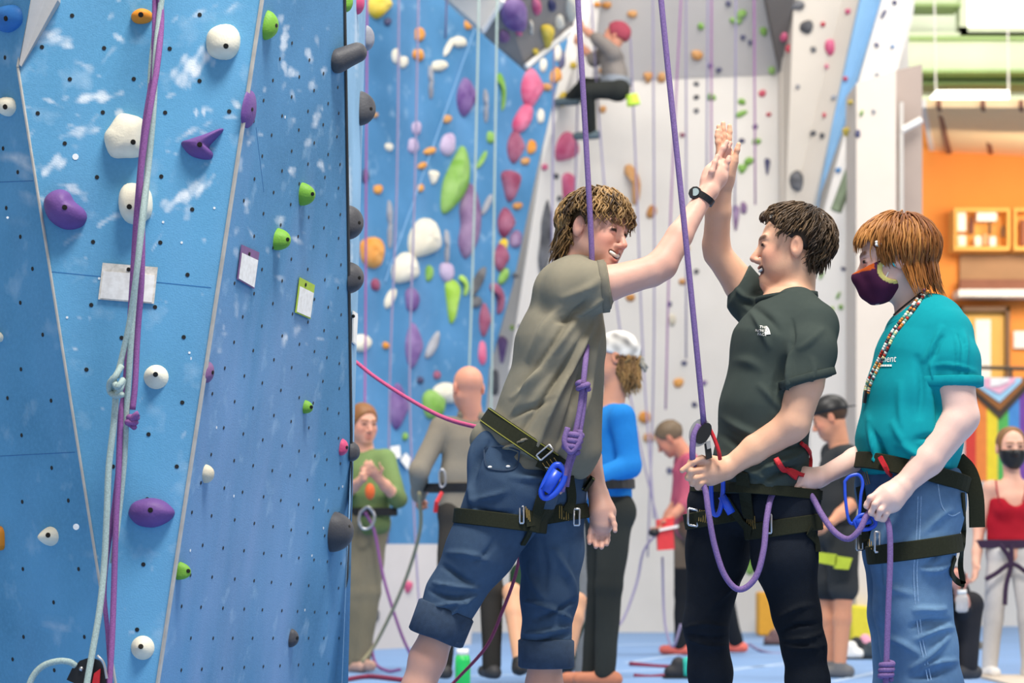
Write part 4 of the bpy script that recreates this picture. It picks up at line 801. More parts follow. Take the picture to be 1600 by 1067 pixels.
def shoe(F, ankle, fwd, s=1.0):
    fwd = nrm([fwd[0], fwd[1], 0]); a = np.array([ankle[0], ankle[1], 0.04 * s]); F.u(rc(a - fwd * .05 * s, a + fwd * .06 * s, .042 * s, .04 * s), .02).u(rc(a + fwd * .06 * s, a + fwd * .15 * s - np.array([0, 0, .008]), .04 * s, .03 * s), .02).u(rc(a, a + np.array([0, 0, .05 * s]), .042 * s, .045 * s), .02).cut(half((0, 0, 0.004), (0, 0, -1)), .004)
def text_px(txt, tree, x0, y0, hgt, m, parent, name='lettering', slant=0., rot=0., wid=1.0, guess=7.0, off=.002):
    cu = bpy.data.curves.new('t', 'FONT'); cu.body = txt; cu.resolution_u = 2; o = bpy.data.objects.new('t', cu); COL.objects.link(o)
    me = bpy.data.meshes.new_from_object(o.evaluated_get(bpy.context.evaluated_depsgraph_get())); vs = []
    for w in me.vertices:
        a, b = w.co.x * hgt * 1.35 * wid + w.co.y * slant * hgt, -w.co.y * hgt * 1.35; c, s = math.cos(rot), math.sin(rot)
        vs.append(onpx(tree, x0 + a * c - b * s, y0 + a * s + b * c, off, guess)[0])
    fs = [tuple(p.vertices) for p in me.polygons]; bpy.data.objects.remove(o); bpy.data.curves.remove(cu); bpy.data.meshes.remove(me)
    return obj(name, np.array(vs), fs, m, parent)
def patch_px(poly, tree, m, parent, name, guess=7.0, off=.002, t=.001):
    r = [onpx(tree, x, y, off, guess) for x, y in poly]; n = nrm(sum(a[1] for a in r)); return obj(name, *prism([a[0] for a in r], n * t), m, parent)
def buckle(c, ax_u, ax_v, w, h, r, m, parent, name='buckle'):
    c = np.asarray(c); return obj(name, *tube([c + ax_u * a * w / 2 + ax_v * b * h / 2 for a, b in ((-1, -.9), (-1, .9), (-.85, 1), (.85, 1), (1, .9), (1, -.9), (.85, -1), (-.85, -1))], r, 6, True), m, parent, True)
def stitches(tree, px0, px1, n, ln, m, parent, across, w=.0016):    # rows of bar tacks
    ps = []
    for i in range(n):
        t = i / max(1, n - 1); x, y = px0[0] + (px1[0] - px0[0]) * t, px0[1] + (px1[1] - px0[1]) * t
        a = onpx(tree, x - across[0] * ln / 2, y - across[1] * ln / 2, .001); b = onpx(tree, x + across[0] * ln / 2, y + across[1] * ln / 2, .001)
        ps.append(tube([a[0], (a[0] + b[0]) / 2 + a[1] * .0005, b[0]], w / 2 * 1.4, 5))
    return obj('stitching', *merge(*ps), m, parent)
def trimx(vf, xm):                                  # the part of a belt that passes under the front of a shirt
    v, f = vf; px, py = topx(v); return v, [q for q in f if not all(px[i] > xm and v[i][1] < 7.02 for i in q)]
def wob(vf, a, sc):
    v, f = vf; return v + np.stack([a * sn(v[:, 0], v[:, 1], v[:, 2], sc, k) for k in (1, 2, 3)], 1), f
IX = np.array([1., 0, 0]); IZ = np.array([0, 0, 1.]); TOCAM = np.array([0, -1., 0])
# ------------------------------------------------------------------ climber in the grey T-shirt (left of the high five)
S7 = FPX / 7.0
Q = lambda x, y, d=0.: P(x, y, 7.0 + d)
r_ = lambda px: px / S7
L = thing('person', 'person in grey T-shirt and rolled navy trousers leaning in for a high five', 'person', (P(800, 1200, 7)[0], 7.0, 0))
HL = Head(Q(932, 361, -.02), (.80, -.58, -.14), (.36, -.08, .93), .97)
B = SDF(); head_prims(B, HL, 'smile', Q(897, 440, 0), .056)
nl = (0, 1, 0)
B.u(rc(Q(893, 470), Q(855, 640), .09, .09, (nl, .7)), .03).u(rc(Q(855, 640), Q(835, 740), .09, .11), .03)
B.limb([Q(900, 452, -.14), Q(950, 443, -.17), Q(1018, 424, -.15), Q(1034, 414, -.14), Q(1062, 368, -.11), Q(1098, 311, -.07), Q(1108, 298, -.06)], [r_(33), r_(27), r_(23), r_(23.5), r_(20), r_(13.5), r_(13)], .012)
# raised hand: palm and five fingers
B.limb([Q(1107, 299, -.055), Q(1117, 276, -.035), Q(1124, 262, -.02)], [r_(14), r_(18), r_(16)], .02).u(rc(Q(1106, 283, -.05), Q(1112, 268, -.04), r_(11), r_(9)), .015)
fingers(B, 0, [[(1112, 268, 6.965), (1122, 247, 6.965), (1130, 232, 6.965), (1136, 222, 6.968)], [(1117, 266, 6.985), (1128, 246, 6.985), (1136, 232, 6.985), (1141, 224, 6.988)], [(1123, 268, 7.0), (1131, 252, 7.0), (1136, 241, 7.0), (1140, 234, 7.0)], [(1127, 276, 6.965), (1133, 262, 6.955), (1137, 252, 6.953), (1139, 246, 6.955)], [(1107, 284, 6.93), (1112, 268, 6.92), (1117, 254, 6.925), (1121, 244, 6.93)]], .0088)
# hanging far arm and hand
B.limb([Q(905, 470, .16), Q(918, 560, .2), Q(912, 660, .2), Q(922, 715, .14), Q(936, 778, .1)], [r_(29), r_(24), r_(21), r_(18), r_(14)], .012)
B.limb([Q(936, 776, .1), Q(941, 800, .09), Q(941, 818, .085)], [r_(15), r_(20), r_(18)], .02)
fingers(B, 0, [[(928, 812, 7.09), (923, 830, 7.085), (921, 840, 7.08), (921, 848, 7.07)], [(934, 820, 7.09), (931, 838, 7.085), (930, 848, 7.08), (931, 854, 7.07)], [(941, 822, 7.09), (940, 840, 7.085), (940, 849, 7.08), (940, 855, 7.07)], [(948, 820, 7.09), (949, 836, 7.085), (949, 844, 7.08), (948, 850, 7.07)], [(949, 796, 7.07), (957, 810, 7.05), (960, 820, 7.045), (961, 829, 7.04)]], .0088)
B.limb([Q(800, 765, -.08), Q(722, 905, -.06), Q(690, 975, -.05), Q(668, 1030, -.05), Q(652, 1078, -.05), Q(622, 1190, -.03)], [r_(45), r_(28), r_(26), r_(28), r_(25.5), .04], .02)
B.limb([Q(862, 770, .12), Q(860, 930, .12), Q(852, 1020, .13), Q(850, 1075, .13), Q(849, 1215, .15)], [r_(45), r_(32), r_(27), r_(28), .04], .03)
hb = HL.o; v, q = B.mesh(.0085, [(hb - .145, hb + .145, .0034), (Q(1092, 312, -.12), Q(1152, 212, .08), .0026), (Q(905, 862, -.0), Q(970, 765, .15), .0026)])
cl = paint_skin(v, '#e0b09c', HL, brow='#6a4a2c', mouth='smile', blush=.55)
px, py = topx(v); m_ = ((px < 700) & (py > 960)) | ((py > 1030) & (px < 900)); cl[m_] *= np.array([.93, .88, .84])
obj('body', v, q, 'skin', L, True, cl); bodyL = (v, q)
obj('teeth', *tube([HL.w(.0905 - (y / .024) ** 2 * .010, y, -.073 + (y / .024) ** 2 * .006) for y in np.linspace(-.025, .025, 13)], .0066 * HL.sc, 6), mat('teeth', '#f4efe4', .3, .03, 50), L, True)
# hair: a cap under curling locks
capv, capq = hair_cap(HL, [((.052, 0, .055), (1, 0, -.75)), ((.0, 0, -.05), (.35, 0, -1))], .004); hp = obj('hair', capv, capq, 'hairm', L, True, fcol(len(capv), '#4a3620'))
crown = np.array([-.05, 0, .11])
def flowL(p): d = p - crown; return nrm(d * np.array([1, 1, .6]) + np.array([0, 0, -.02]))
st = scalp(950, lambda p: (p[2] > .062 and p[0] < .085) or (p[0] < .02 and p[2] > .035) or (p[0] < -.045 and p[2] > -.06), 2)
lv, lf, lc = locks(HL, st, flowL, 13, .0078, .0032, .0075, ('#3e2c1a', '#a68250'), 3, lift=.2, grav=.4, sides=4, ear=True); l2_ = locks(HL, scalp(320, lambda p: p[0] < -.04 and -.06 < p[2] < .035, 5), lambda p: nrm(np.array([-.25, p[1] * 2, -1.])), 10, .0085, .0032, .0075, ('#3a2918', '#8a6a40'), 6, free=-.02, lift=.2, sides=4, ear=True); lc = np.concatenate([lc, l2_[2]]); lv, lf = merge((lv, lf), l2_[:2]); obj('hair_locks', lv, lf, 'hairm', hp, True, lc)
# T-shirt
T = SDF(); fl = ((0, 1, 0), .66)
T.limb([Q(893, 452), Q(876, 540), Q(853, 636), Q(832, 690)], [r_(50), r_(67), r_(68), r_(72)], .04, fl)
T.u(rc(Q(872, 455, -.05), Q(905, 440, -.12), r_(38), r_(34)), .04).u(rc(Q(900, 445, .1), Q(900, 470, .18), r_(36), r_(34)), .05).u(rc(Q(905, 430, -.08), Q(905, 430, .1), r_(24)), .05)
T.limb([Q(893, 456, -.13), Q(925, 450, -.16)], [r_(44), r_(39)], .03); T.u(rc(Q(925, 450, -.16), Q(985, 440, -.175), r_(39), r_(34), None, (Q(951, 446, -.17), nrm(np.array([.98, 0, .12])))), .012)
T.u(rc(Q(800, 690, -.06), Q(768, 688, -.02), r_(40), r_(34)), .04).u(rc(Q(890, 690, -.02), Q(902, 728, -.0), r_(26), r_(22)), .05).u(rc(Q(905, 600), Q(912, 700), r_(36), r_(28)), .05)
arm_d = nrm(Q(1018, 424) - Q(950, 443) + np.array([0, 0, -.0]))
T.cut(half(Q(850, 740), nrm(np.array([-.18, 0, -1]))), .006).sub(ell(HL.w(-.03, 0, -.125), (.062, .062, .05)), .01)
v, q = T.mesh(.0058)
fo = [(905, 498, 800, 655, 9, .008), (922, 500, 812, 690, 8, -.007), (930, 505, 838, 700, 8, .008), (938, 512, 866, 700, 7, -.006), (944, 520, 885, 690, 7, .006), (895, 490, 815, 600, 9, -.006), (880, 480, 826, 560, 10, .005), (930, 560, 905, 700, 8, .005), (920, 470, 868, 500, 6, -.006), (945, 470, 880, 490, 6, .005), (940, 430, 880, 470, 10, .004), (870, 560, 800, 620, 8, .004), (860, 620, 800, 660, 6, -.005), (768, 700, 830, 690, 6, .006), (760, 690, 850, 720, 5, -.006), (780, 712, 840, 735, 6, .005), (890, 640, 868, 720, 6, .004), (945, 418, 938, 480, 3, -.0016)]
v = folds(v, q, fo, (.0016, 60), 4); obj('tshirt', v, q, 'cloth_v', L, True, noisecol(v, '#756f60', '#898372', 8, 3)); shirtL = (v, q)
# trousers rolled to the shin
T = SDF(); T.u(rc(Q(800, 722, -.03), Q(848, 728, .06), r_(70), r_(66)), .04)
T.limb([Q(802, 765, -.06), Q(752, 858, -.06), Q(708, 930, -.05), Q(690, 972, -.05), Q(676, 1010, -.05)], [r_(70), r_(52), r_(41), r_(37), r_(37)], .03)
T.limb([Q(860, 765, .08), Q(862, 860, .12), Q(858, 930, .12), Q(853, 1000, .13), Q(851, 1060, .13)], [r_(58), r_(49), r_(44), r_(37), r_(37)], .03)
a1 = nrm(Q(676, 1010, -.05) - Q(708, 930, -.05)); T.cut(half((0, 0, -9) if 0 else Q(850, 1044, .13), (0, 0, -1)), .004)
T.cut(half(Q(684, 996, -.05), a1), .004); T.cut(half(Q(830, 668), (.28, 0, 1)), .01)
v, q = T.mesh(.0068)
fo = [(735, 700, 745, 800, 8, .006), (760, 690, 740, 760, 7, -.006), (790, 760, 740, 790, 7, .004), (800, 740, 860, 760, 7, .004), (735, 790, 800, 800, 6, -.005), (700, 860, 760, 880, 6, .004), (690, 890, 740, 905, 6, -.006), (680, 905, 745, 925, 5, .006), (672, 925, 730, 930, 5, -.006), (668, 945, 735, 945, 5, .005), (700, 960, 745, 935, 5, .006), (820, 940, 895, 970, 5, .006), (830, 965, 900, 940, 5, -.006), (818, 985, 890, 985, 5, .006), (818, 1000, 892, 995, 4, -.006), (870, 860, 900, 950, 7, .005), (830, 880, 850, 940, 8, .004), (845, 840, 848, 930, 8, -.003), (770, 840, 740, 880, 6, -.003)]
v = folds(v, q, fo, (.0018, 45), 9); trL = (v, q); to = obj('trousers', v, q, 'denim', L, True, noisecol(v, '#36485f', '#50667f', 14, 5))
tb = bvh(trL)
obj('cuff', *wob(band(tb, Q(689, 974, -.05), a1, .098, .006, .14), .005, 45), mat('denim_dark', '#33445a', .9, .15, 50, .5, 700), to, True); obj('cuff', *wob(band(tb, Q(852, 1021, .13), (0, 0, 1), .09, .006, .14), .005, 45), 'denim_dark', to, True)
bL = bvh(shirtL, trL)
obj('pocket', *strap(bL, [(757, 700), (790, 697), (813, 705)], .004, .002), 'denim_dark', to)
obj('pocket', *strap(bL, [(757, 702), (760, 728), (775, 734), (795, 735), (808, 728), (812, 705)], .004, .003), 'denim_dark', to)
for x, y in ((766, 730), (794, 729)): obj('button', *sphere(onpx(bL, x, y)[0], (.007, .003, .004), nu=8, nv=6), 'paper', to, True)
# harness
hv = band(bL, Q(818, 688, 0), (.56, -.05, .83), .052, .0045, .32, smooth=2, outer=True); hv = trimx(hv, 872); hn = obj('harness', *hv, 'webbing', L)
edge = bvh(shirtL, trL, hv)
for o_ in (-.022, .022): obj('piping', *trimx(band(edge, Q(818, 688, 0) + np.array([.56, 0, .83]) * o_, (.56, -.05, .83), .003, .001, .32, grow=.001, smooth=1, outer=True), 868), 'stitch_olive', hn)
l1 = band(tb, Q(768, 812, -.06), (.12, 0, .99), .046, .0045, .24, smooth=2); obj('leg_loop', *l1, 'webbing', hn)
l2 = band(tb, Q(866, 806, .1), (-.16, 0, .98), .046, .0045, .17, smooth=2); obj('leg_loop', *l2, 'webbing', hn)
bL = bvh(shirtL, trL, hv, l1, l2)
for pts, w in (([(842, 715), (857, 722), (870, 738)], .055), ([(862, 730), (848, 765), (838, 800), (832, 830)], .036), ([(888, 745), (892, 780), (885, 800)], .032), ([(820, 810), (850, 806), (880, 800)], .05), ([(832, 820), (822, 838), (815, 850)], .022)):
    obj('strap', *strap(bL, pts, w, .005, .003), 'webbing', hn)
bL2 = bvh(shirtL, trL, hv, l1, l2, strap(bL, [(842, 715), (857, 722), (870, 738)], .055, .005, .003), strap(bL, [(820, 810), (850, 806), (880, 800)], .05, .005, .003))
buckle(onpx(bL2, 850, 706, .006)[0], nrm(np.array([.6, 0, .5])), nrm(np.array([.5, 0, -.6])), .05, .02, .003, 'steel', hn)
buckle(onpx(bL2, 814, 803, .006)[0], IX, IZ, .012, .05, .003, 'steel', hn); buckle(onpx(bL2, 899, 808, .006)[0], IX, IZ, .018, .05, .0035, 'steel', hn)
stitches(bL2, (852, 730), (870, 722), 4, 16, 'stitch_gold', hn, (.55, .83)); stitches(bL2, (874, 800), (888, 803), 5, 20, 'stitch_gold', hn, (.0, 1)); stitches(bL2, (822, 800), (827, 806), 3, 18, 'stitch_gold', hn, (.1, 1))
patch_px([(850, 728), (857, 730), (855, 738), (848, 736)], bL2, 'paper', hn, 'label_tag', off=.006)
# watch
wb = bvh(bodyL); wv = band(wb, Q(1099, 309, -.068), nrm(Q(1108, 298) - Q(1062, 368)), .02, .003, .06, 24); wt = obj('wristwatch', *wv, 'plastic_black', L)
wp, wn = onpx(wb, 1089, 303, .006); obj('watch_case', *tube([wp - np.array([.2, -.8, .1]) * .006, wp + np.array([-.3, -.8, .1]) * .008], [.021, .018], 10), 'plastic_black', wt); obj('watch_face', *tube([wp + np.array([-.3, -.8, .1]) * .008, wp + np.array([-.3, -.8, .1]) * .010], .012, 12), mat('watch_glass', '#9fb0b0', .2, .1, 30), wt)
F = SDF(); shoe(F, Q(622, 1190, -.03), (1, -.1)); v, q = F.mesh(.012); obj('shoe', v, q, 'rubber', L, True)
F = SDF(); shoe(F, Q(849, 1215, .15), (1, -.1)); v, q = F.mesh(.012); obj('shoe', v, q, 'rubber', L, True)

obj('sleeve_hem', *band(bvh(shirtL), Q(943, 447, -.168), (.98, 0, .12), .022, .0016, .12, grow=.0005), mat('hem_grey', '#7d7768', .9, .07, 60, .35, 900, spec=.1), L, True)
# ------------------------------------------------------------------ belayer in the charcoal T-shirt (middle)
M = thing('person', 'laughing person in charcoal T-shirt and black jeans holding the belay rope', 'person', (P(1180, 1200, 7)[0], 7.05, 0))
HM = Head(Q(1236, 387, .02), (-.995, .08, .05), (.06, 0, 1), 1.0)
B = SDF(); head_prims(B, HM, 'laugh', Q(1240, 470, .02), .058)
B.u(rc(Q(1228, 500), Q(1195, 640), .1, .1, (nl, .7)), .03).u(rc(Q(1195, 640), Q(1185, 760), .1, .11), .03)
B.limb([Q(1195, 495, .15), Q(1158, 445, .16), Q(1121, 396, .13), Q(1119, 382, .12), Q(1122, 330, .07), Q(1131, 286, .04), Q(1133, 274, .035)], [r_(33), r_(27), r_(21.5), r_(21.5), r_(20), r_(13.5), r_(13)], .012)
B.limb([Q(1133, 276, .035), Q(1134, 254, .035), Q(1132, 240, .03)], [r_(14), r_(15.5), r_(14)], .02).u(rc(Q(1136, 270, .02), Q(1146, 252, .01), r_(11), r_(8)), .015)
fingers(B, 0, [[(1124, 240, 7.02), (1122, 222, 7.015), (1121, 213, 7.015), (1121, 205, 7.015)], [(1127, 236, 7.035), (1125, 215, 7.03), (1124, 206, 7.03), (1123, 198, 7.03)], [(1132, 235, 7.05), (1131, 212, 7.05), (1130, 202, 7.05), (1130, 193, 7.05)], [(1138, 238, 7.06), (1139, 216, 7.06), (1140, 206, 7.06), (1140, 197, 7.06)], [(1143, 262, 7.02), (1149, 246, 7.005), (1152, 234, 7.0), (1154, 226, 7.0)]], .0088)
B.limb([Q(1270, 535, -.17), Q(1258, 600, -.22), Q(1240, 662, -.22), Q(1232, 668, -.21), Q(1180, 702, -.2), Q(1137, 731, -.2), Q(1130, 733, -.2)], [r_(33), r_(28), r_(25), r_(25), r_(22), r_(14.5), r_(14)], .012)
B.limb([Q(1130, 733, -.2), Q(1110, 735, -.21), Q(1095, 735, -.21)], [r_(16), r_(21), r_(20)], .02)
fingers(B, 0, [[(1098, 722, 6.765), (1080, 722, 6.745), (1073, 732, 6.755), (1080, 738, 6.775)], [(1098, 733, 6.755), (1080, 736, 6.735), (1075, 746, 6.745), (1083, 750, 6.77)], [(1101, 743, 6.76), (1086, 747, 6.742), (1082, 755, 6.752), (1090, 757, 6.775)], [(1106, 750, 6.77), (1094, 755, 6.755), (1091, 761, 6.765), (1097, 761, 6.78)], [(1112, 722, 6.765), (1096, 716, 6.745), (1083, 722, 6.735), (1066, 735, 6.735)]], .0098)
B.limb([Q(1125, 800, .1), Q(1103, 985, .1), Q(1112, 1200, .12)], [r_(40), r_(26), .04], .03).limb([Q(1225, 800, -.08), Q(1250, 985, -.06), Q(1262, 1200, -.04)], [r_(40), r_(26), .04], .03)
hb = HM.o; v, q = B.mesh(.0085, [(hb - .145, hb + .145, .0034), (Q(1108, 292, -.06), Q(1162, 186, .12), .0026), (Q(1055, 770, -.32), Q(1142, 705, -.12), .0028)])
cl = paint_skin(v, '#e2b394', HM, brow='#3a2618', mouth='laugh', beard=.32, blush=.45); obj('body', v, q, 'skin', M, True, cl); bodyM = (v, q)
obj('teeth', *tube([HM.w(.091 - (y / .024) ** 2 * .012, y, -.0745 + (y / .024) ** 2 * .005) for y in np.linspace(-.022, .022, 13)], .005, 6), 'teeth', M, True)
capv, capq = hair_cap(HM, [((.068, 0, .06), (1, 0, -.6)), ((.022, 0, .03), (.75, 0, -1)), ((-.045, 0, -.05), (.75, 0, -1))], .004); hp = obj('hair', capv, capq, 'hairm', M, True, fcol(len(capv), '#33261b'))
crM = np.array([-.07, 0, .1])
def flowM(p): d = p - crM; return nrm(d * np.array([1, 1, .7]) + np.array([-.0, 0, -.02])) if p[0] < .05 else nrm(np.array([.1, p[1] * 4, .35]))
st = scalp(1300, lambda p: (p[2] > .068 and p[0] < .085) or (p[0] < .035 and p[2] > .03) or (p[0] < -.045 and p[2] > -.05), 12)
lv, lf, lc = locks(HM, st, flowM, 8, .0075, .0025, .0022, ('#2e2117', '#6b543a'), 13, lift=.22, grav=.3, sides=4, ear=True); l2_ = locks(HM, scalp(360, lambda p: p[0] < -.045 and -.06 < p[2] < .03, 15), lambda p: nrm(np.array([.05, p[1] * .5, -1.])), 5, .0075, .0026, .003, ('#2a1e15', '#54412d'), 16, free=-.03, lift=.2, sides=4, ear=True); lc = np.concatenate([lc, l2_[2]]); lv, lf = merge((lv, lf), l2_[:2]); obj('hair_locks', lv, lf, 'hairm', hp, True, lc)
T = SDF(); fl = ((0, 1, 0), .66)
T.limb([Q(1228, 505, .0), Q(1215, 540, -.0), Q(1196, 640, -.01), Q(1188, 725, -.0), Q(1186, 765, 0)], [r_(52), r_(69), r_(69), r_(71), r_(70)], .03, fl)
T.u(rc(Q(1250, 478, -.08), Q(1272, 505, -.14), r_(26), r_(34)), .05).u(rc(Q(1232, 476, .06), Q(1200, 490, .13), r_(24), r_(34)), .05)
T.limb([Q(1272, 515, -.14), Q(1266, 550, -.195)], [r_(36), r_(39)], .03); T.u(rc(Q(1266, 550, -.195), Q(1252, 640, -.235), r_(39), r_(37), None, (Q(1256, 600, -.21), nrm(np.array([.28, 0, -1])))), .02)
T.u(rc(Q(1200, 495, .12), Q(1172, 468, .155), r_(40), r_(36)), .03); T.u(rc(Q(1172, 468, .155), Q(1132, 416, .15), r_(36), r_(32), None, (Q(1152, 450, .16), nrm(np.array([-.9, 0, .45])))), .015)
T.sub(ell(HM.w(-.03, 0, -.13), (.064, .062, .045)), .01); T.cut(half(Q(1190, 772), (0, 0, -1)), .006)
v, q = T.mesh(.0062); 
px, py = topx(v)
v = folds(v, q, [(1165, 470, 1215, 520, 8, -.004), (1160, 480, 1205, 540, 7, .004), (1150, 450, 1190, 470, 6, .004), (1225, 560, 1215, 640, 9, -.006), (1240, 545, 1222, 620, 8, .006), (1140, 560, 1190, 580, 12, .003), (1120, 640, 1200, 700, 9, .004), (1115, 670, 1190, 735, 8, -.004), (1120, 700, 1200, 760, 8, .004), (1255, 700, 1180, 745, 7, .005), (1262, 720, 1190, 760, 6, -.005), (1262, 690, 1200, 710, 6, -.004), (1190, 600, 1225, 660, 9, .004), (1290, 520, 1245, 540, 8, .003), (1235, 500, 1232, 560, 4, -.003), (1272, 560, 1262, 600, 8, .003)], (.0014, 55), 14)
obj('tshirt', v, q, 'cloth_v', M, True, noisecol(v, '#3b4441', '#46504c', 9, 6)); shirtM = (v, q)
hm_ = mat('hem_charcoal', '#3b4441', .9, .07, 60, .35, 900, spec=.1)
obj('sleeve_hem', *band(bvh(shirtM), Q(1257, 592, -.212), nrm(np.array([-.28, 0, 1])), .022, .0016, .11, grow=.0005), hm_, M, True); obj('collar', *band(bvh(bodyM), Q(1241, 464, .02), (-.1, 0, 1), .016, .003, .13, grow=.005), hm_, M, True)
T2 = SDF(); T2.u(rc(Q(1160, 765, .04), Q(1215, 770, -.03), r_(66), r_(64)), .04)
T2.limb([Q(1132, 790, .08), Q(1122, 860, .1), Q(1103, 975, .1), Q(1110, 1050, .1), Q(1113, 1200, .12)], [r_(60), r_(49), r_(34), r_(33), .052], .03)
T2.limb([Q(1222, 790, -.06), Q(1226, 870, -.07), Q(1245, 960, -.06), Q(1256, 1010, -.06), Q(1262, 1065, -.05), Q(1263, 1200, -.04)], [r_(58), r_(49), r_(35), r_(32), r_(32), .052], .03)
T2.cut(half(Q(1190, 745), (0, 0, 1)), .01); v, q = T2.mesh(.0068)
v = folds(v, q, [(1072, 985, 1134, 975, 4, .004), (1074, 1000, 1136, 1005, 4, .004), (1074, 992, 1134, 990, 3, -.004), (1225, 1000, 1285, 985, 4, .004), (1223, 992, 1275, 970, 4, -.004), (1225, 1010, 1290, 1005, 3, .003), (1215, 960, 1272, 950, 5, .003), (1173, 870, 1110, 960, 6, .003), (1173, 870, 1150, 960, 6, .003), (1180, 870, 1215, 960, 6, .003)], (.0014, 45), 5)
trM = (v, q); obj('jeans', v, q, 'denim', M, True, noisecol(v, '#14181e', '#20252e', 12, 7))
bM = bvh(shirtM, trM); tb = bvh(trM)
hv = band(bM, Q(1190, 738, 0), (.1, 0, 1), .04, .004, .3, smooth=1); hn = obj('harness', *band(bM, Q(1190, 768, 0), (.08, 0, 1), .03, .003, .3, outer=True), 'webbing', M)
l1 = band(tb, Q(1232, 822, -.07), (-.14, 0, 1), .05, .0045, .15, smooth=2); obj('leg_loop', *l1, 'webbing', hn); l2 = band(tb, Q(1124, 806, .09), (-.18, 0, 1), .05, .0045, .15, smooth=2); obj('leg_loop', *l2, 'webbing', hn)
for c, n, tr in ((Q(1232, 822, -.07), (-.14, 0, 1), l1), (Q(1124, 806, .09), (-.18, 0, 1), l2)):
    for o_ in (-.021, .021): obj('piping', *band(bvh(tr), c + nrm(n) * o_, n, .003, .001, .16, grow=.0012, smooth=0), 'stitch_olive', hn)
bM = bvh(shirtM, trM, l1, l2)
for pts, w in (([(1160, 735), (1165, 770), (1172, 810)], .045), ([(1130, 770), (1142, 790), (1165, 820), (1175, 830)], .03), ([(1262, 828), (1274, 845), (1276, 862)], .03)): obj('strap', *strap(bM, pts, w, .004, .003), 'webbing', hn)
buckle(onpx(bM, 1202, 818, .004)[0], IX, IZ, .016, .056, .0035, 'steel', hn); buckle(onpx(bM, 1085, 808, .006)[0], nrm(np.array([1, 0, -.2])), IZ, .03, .05, .0035, 'steel', hn)
stitches(bM, (1168, 818), (1180, 816), 5, 20, 'stitch_gold', hn, (.05, 1)); stitches(bM, (1093, 805), (1106, 808), 5, 18, 'stitch_gold', hn, (-.1, 1))
obj('gear_loop', *strap(bM, [(1248, 690), (1255, 700), (1266, 715), (1264, 735), (1250, 742), (1225, 732), (1212, 720)], .011, .008, .006), 'red_strap', hn)
obj('gear_loop', *strap(bM, [(1212, 720), (1225, 735), (1240, 745)], .016, .008, .006), 'red_strap', hn)
lg = text_px('THE', bM, 1187, 513, 4.2, 'paper', M, 'logo', rot=.12); text_px('NORTH', bM, 1181, 518, 4.2, 'paper', M, 'logo', rot=.12); text_px('FACE', bM, 1184, 523.5, 4.2, 'paper', M, 'logo', rot=.12)
for k in range(3):
    r0, r1 = 4 + k * 4.2, 7 + k * 4.2; arc = [(1193 + r1 * .72 * math.sin(a), 524 - r1 * math.cos(a)) for a in np.linspace(.45, 1.5, 7)] + [(1193 + r0 * .72 * math.sin(a), 524 - r0 * math.cos(a)) for a in np.linspace(1.5, .45, 7)]
    patch_px(arc, bM, 'paper', M, 'logo', off=.0022)
for x, y, d, yy in ((1112, 1200, .12, -.2), (1263, 1200, -.04, -.2)):
    F = SDF(); shoe(F, Q(x, y, d), (-1, yy)); v, q = F.mesh(.012); obj('shoe', v, q, 'rubber', M, True)
# belay device and carabiner at the belayer's waist
t = thing('belay_device', 'black and silver belay device with red handle at the waist of the charcoal T-shirt', 'belay device', Q(1105, 700, -.25))
yd = 6.74
pl8 = lambda cx, cy, rx, ry, a: [(cx + rx * math.cos(k) * math.cos(a) - ry * math.sin(k) * math.sin(a), cy + rx * math.cos(k) * math.sin(a) + ry * math.sin(k) * math.cos(a)) for k in np.linspace(0, 2 * math.pi, 18)[:-1]]
obj('side_plate', *prism([P(x, y, yd) for x, y in pl8(1093, 676, 16, 23, .35)], (0, .004, 0)), 'steel', t); obj('cam_housing', *prism([P(x, y, yd - .022) for x, y in pl8(1100, 677, 10, 18, .5)], (0, .03, 0)), 'plastic_black', t)
obj('handle', *tube(catmull([P(1108, 668, yd - .01), P(1116, 685, yd - .01), P(1123, 705, yd - .01), P(1125, 718, yd)], 4), [.004] + [.006] * 12, 6), 'red_strap', t, True)
obj('gate', *prism([P(x, y, yd - .012) for x, y in ((1101, 693), (1110, 690), (1113, 715), (1104, 718))], (0, .02, 0)), 'plastic_black', t); obj('pin', *prism([P(x, y, yd - .016) for x, y in ((1103, 690), (1110, 688), (1111, 700), (1105, 702))], (0, .02, 0)), 'steel', t)
def carabiner(label, pts, Y, r, m, sleeve=None, top=True, parent=None):
    loop = catmull([P(x, y, Y) for x, y in pts + pts[:1]], 5)[:-1]; 
    if parent is not None: return obj('carabiner', *tube(loop, r, 8, True), m, parent, True)
    t = thing('carabiner', label, 'carabiner', P(*pts[0], Y)); obj('frame', *tube(loop, r, 8, True), m, t, True)
    if sleeve: obj('screw_gate', *tube([P(*sleeve[0], Y), P(*sleeve[1], Y)], r * 1.9, 10), m, t, True)
    return t
carabiner('blue carabiner hanging under the black belay device', [(1113, 722), (1124, 724), (1130, 760), (1124, 800), (1114, 800), (1111, 760)], 6.86, .007, 'blue_alloy', ((1128, 775), (1143, 802)))
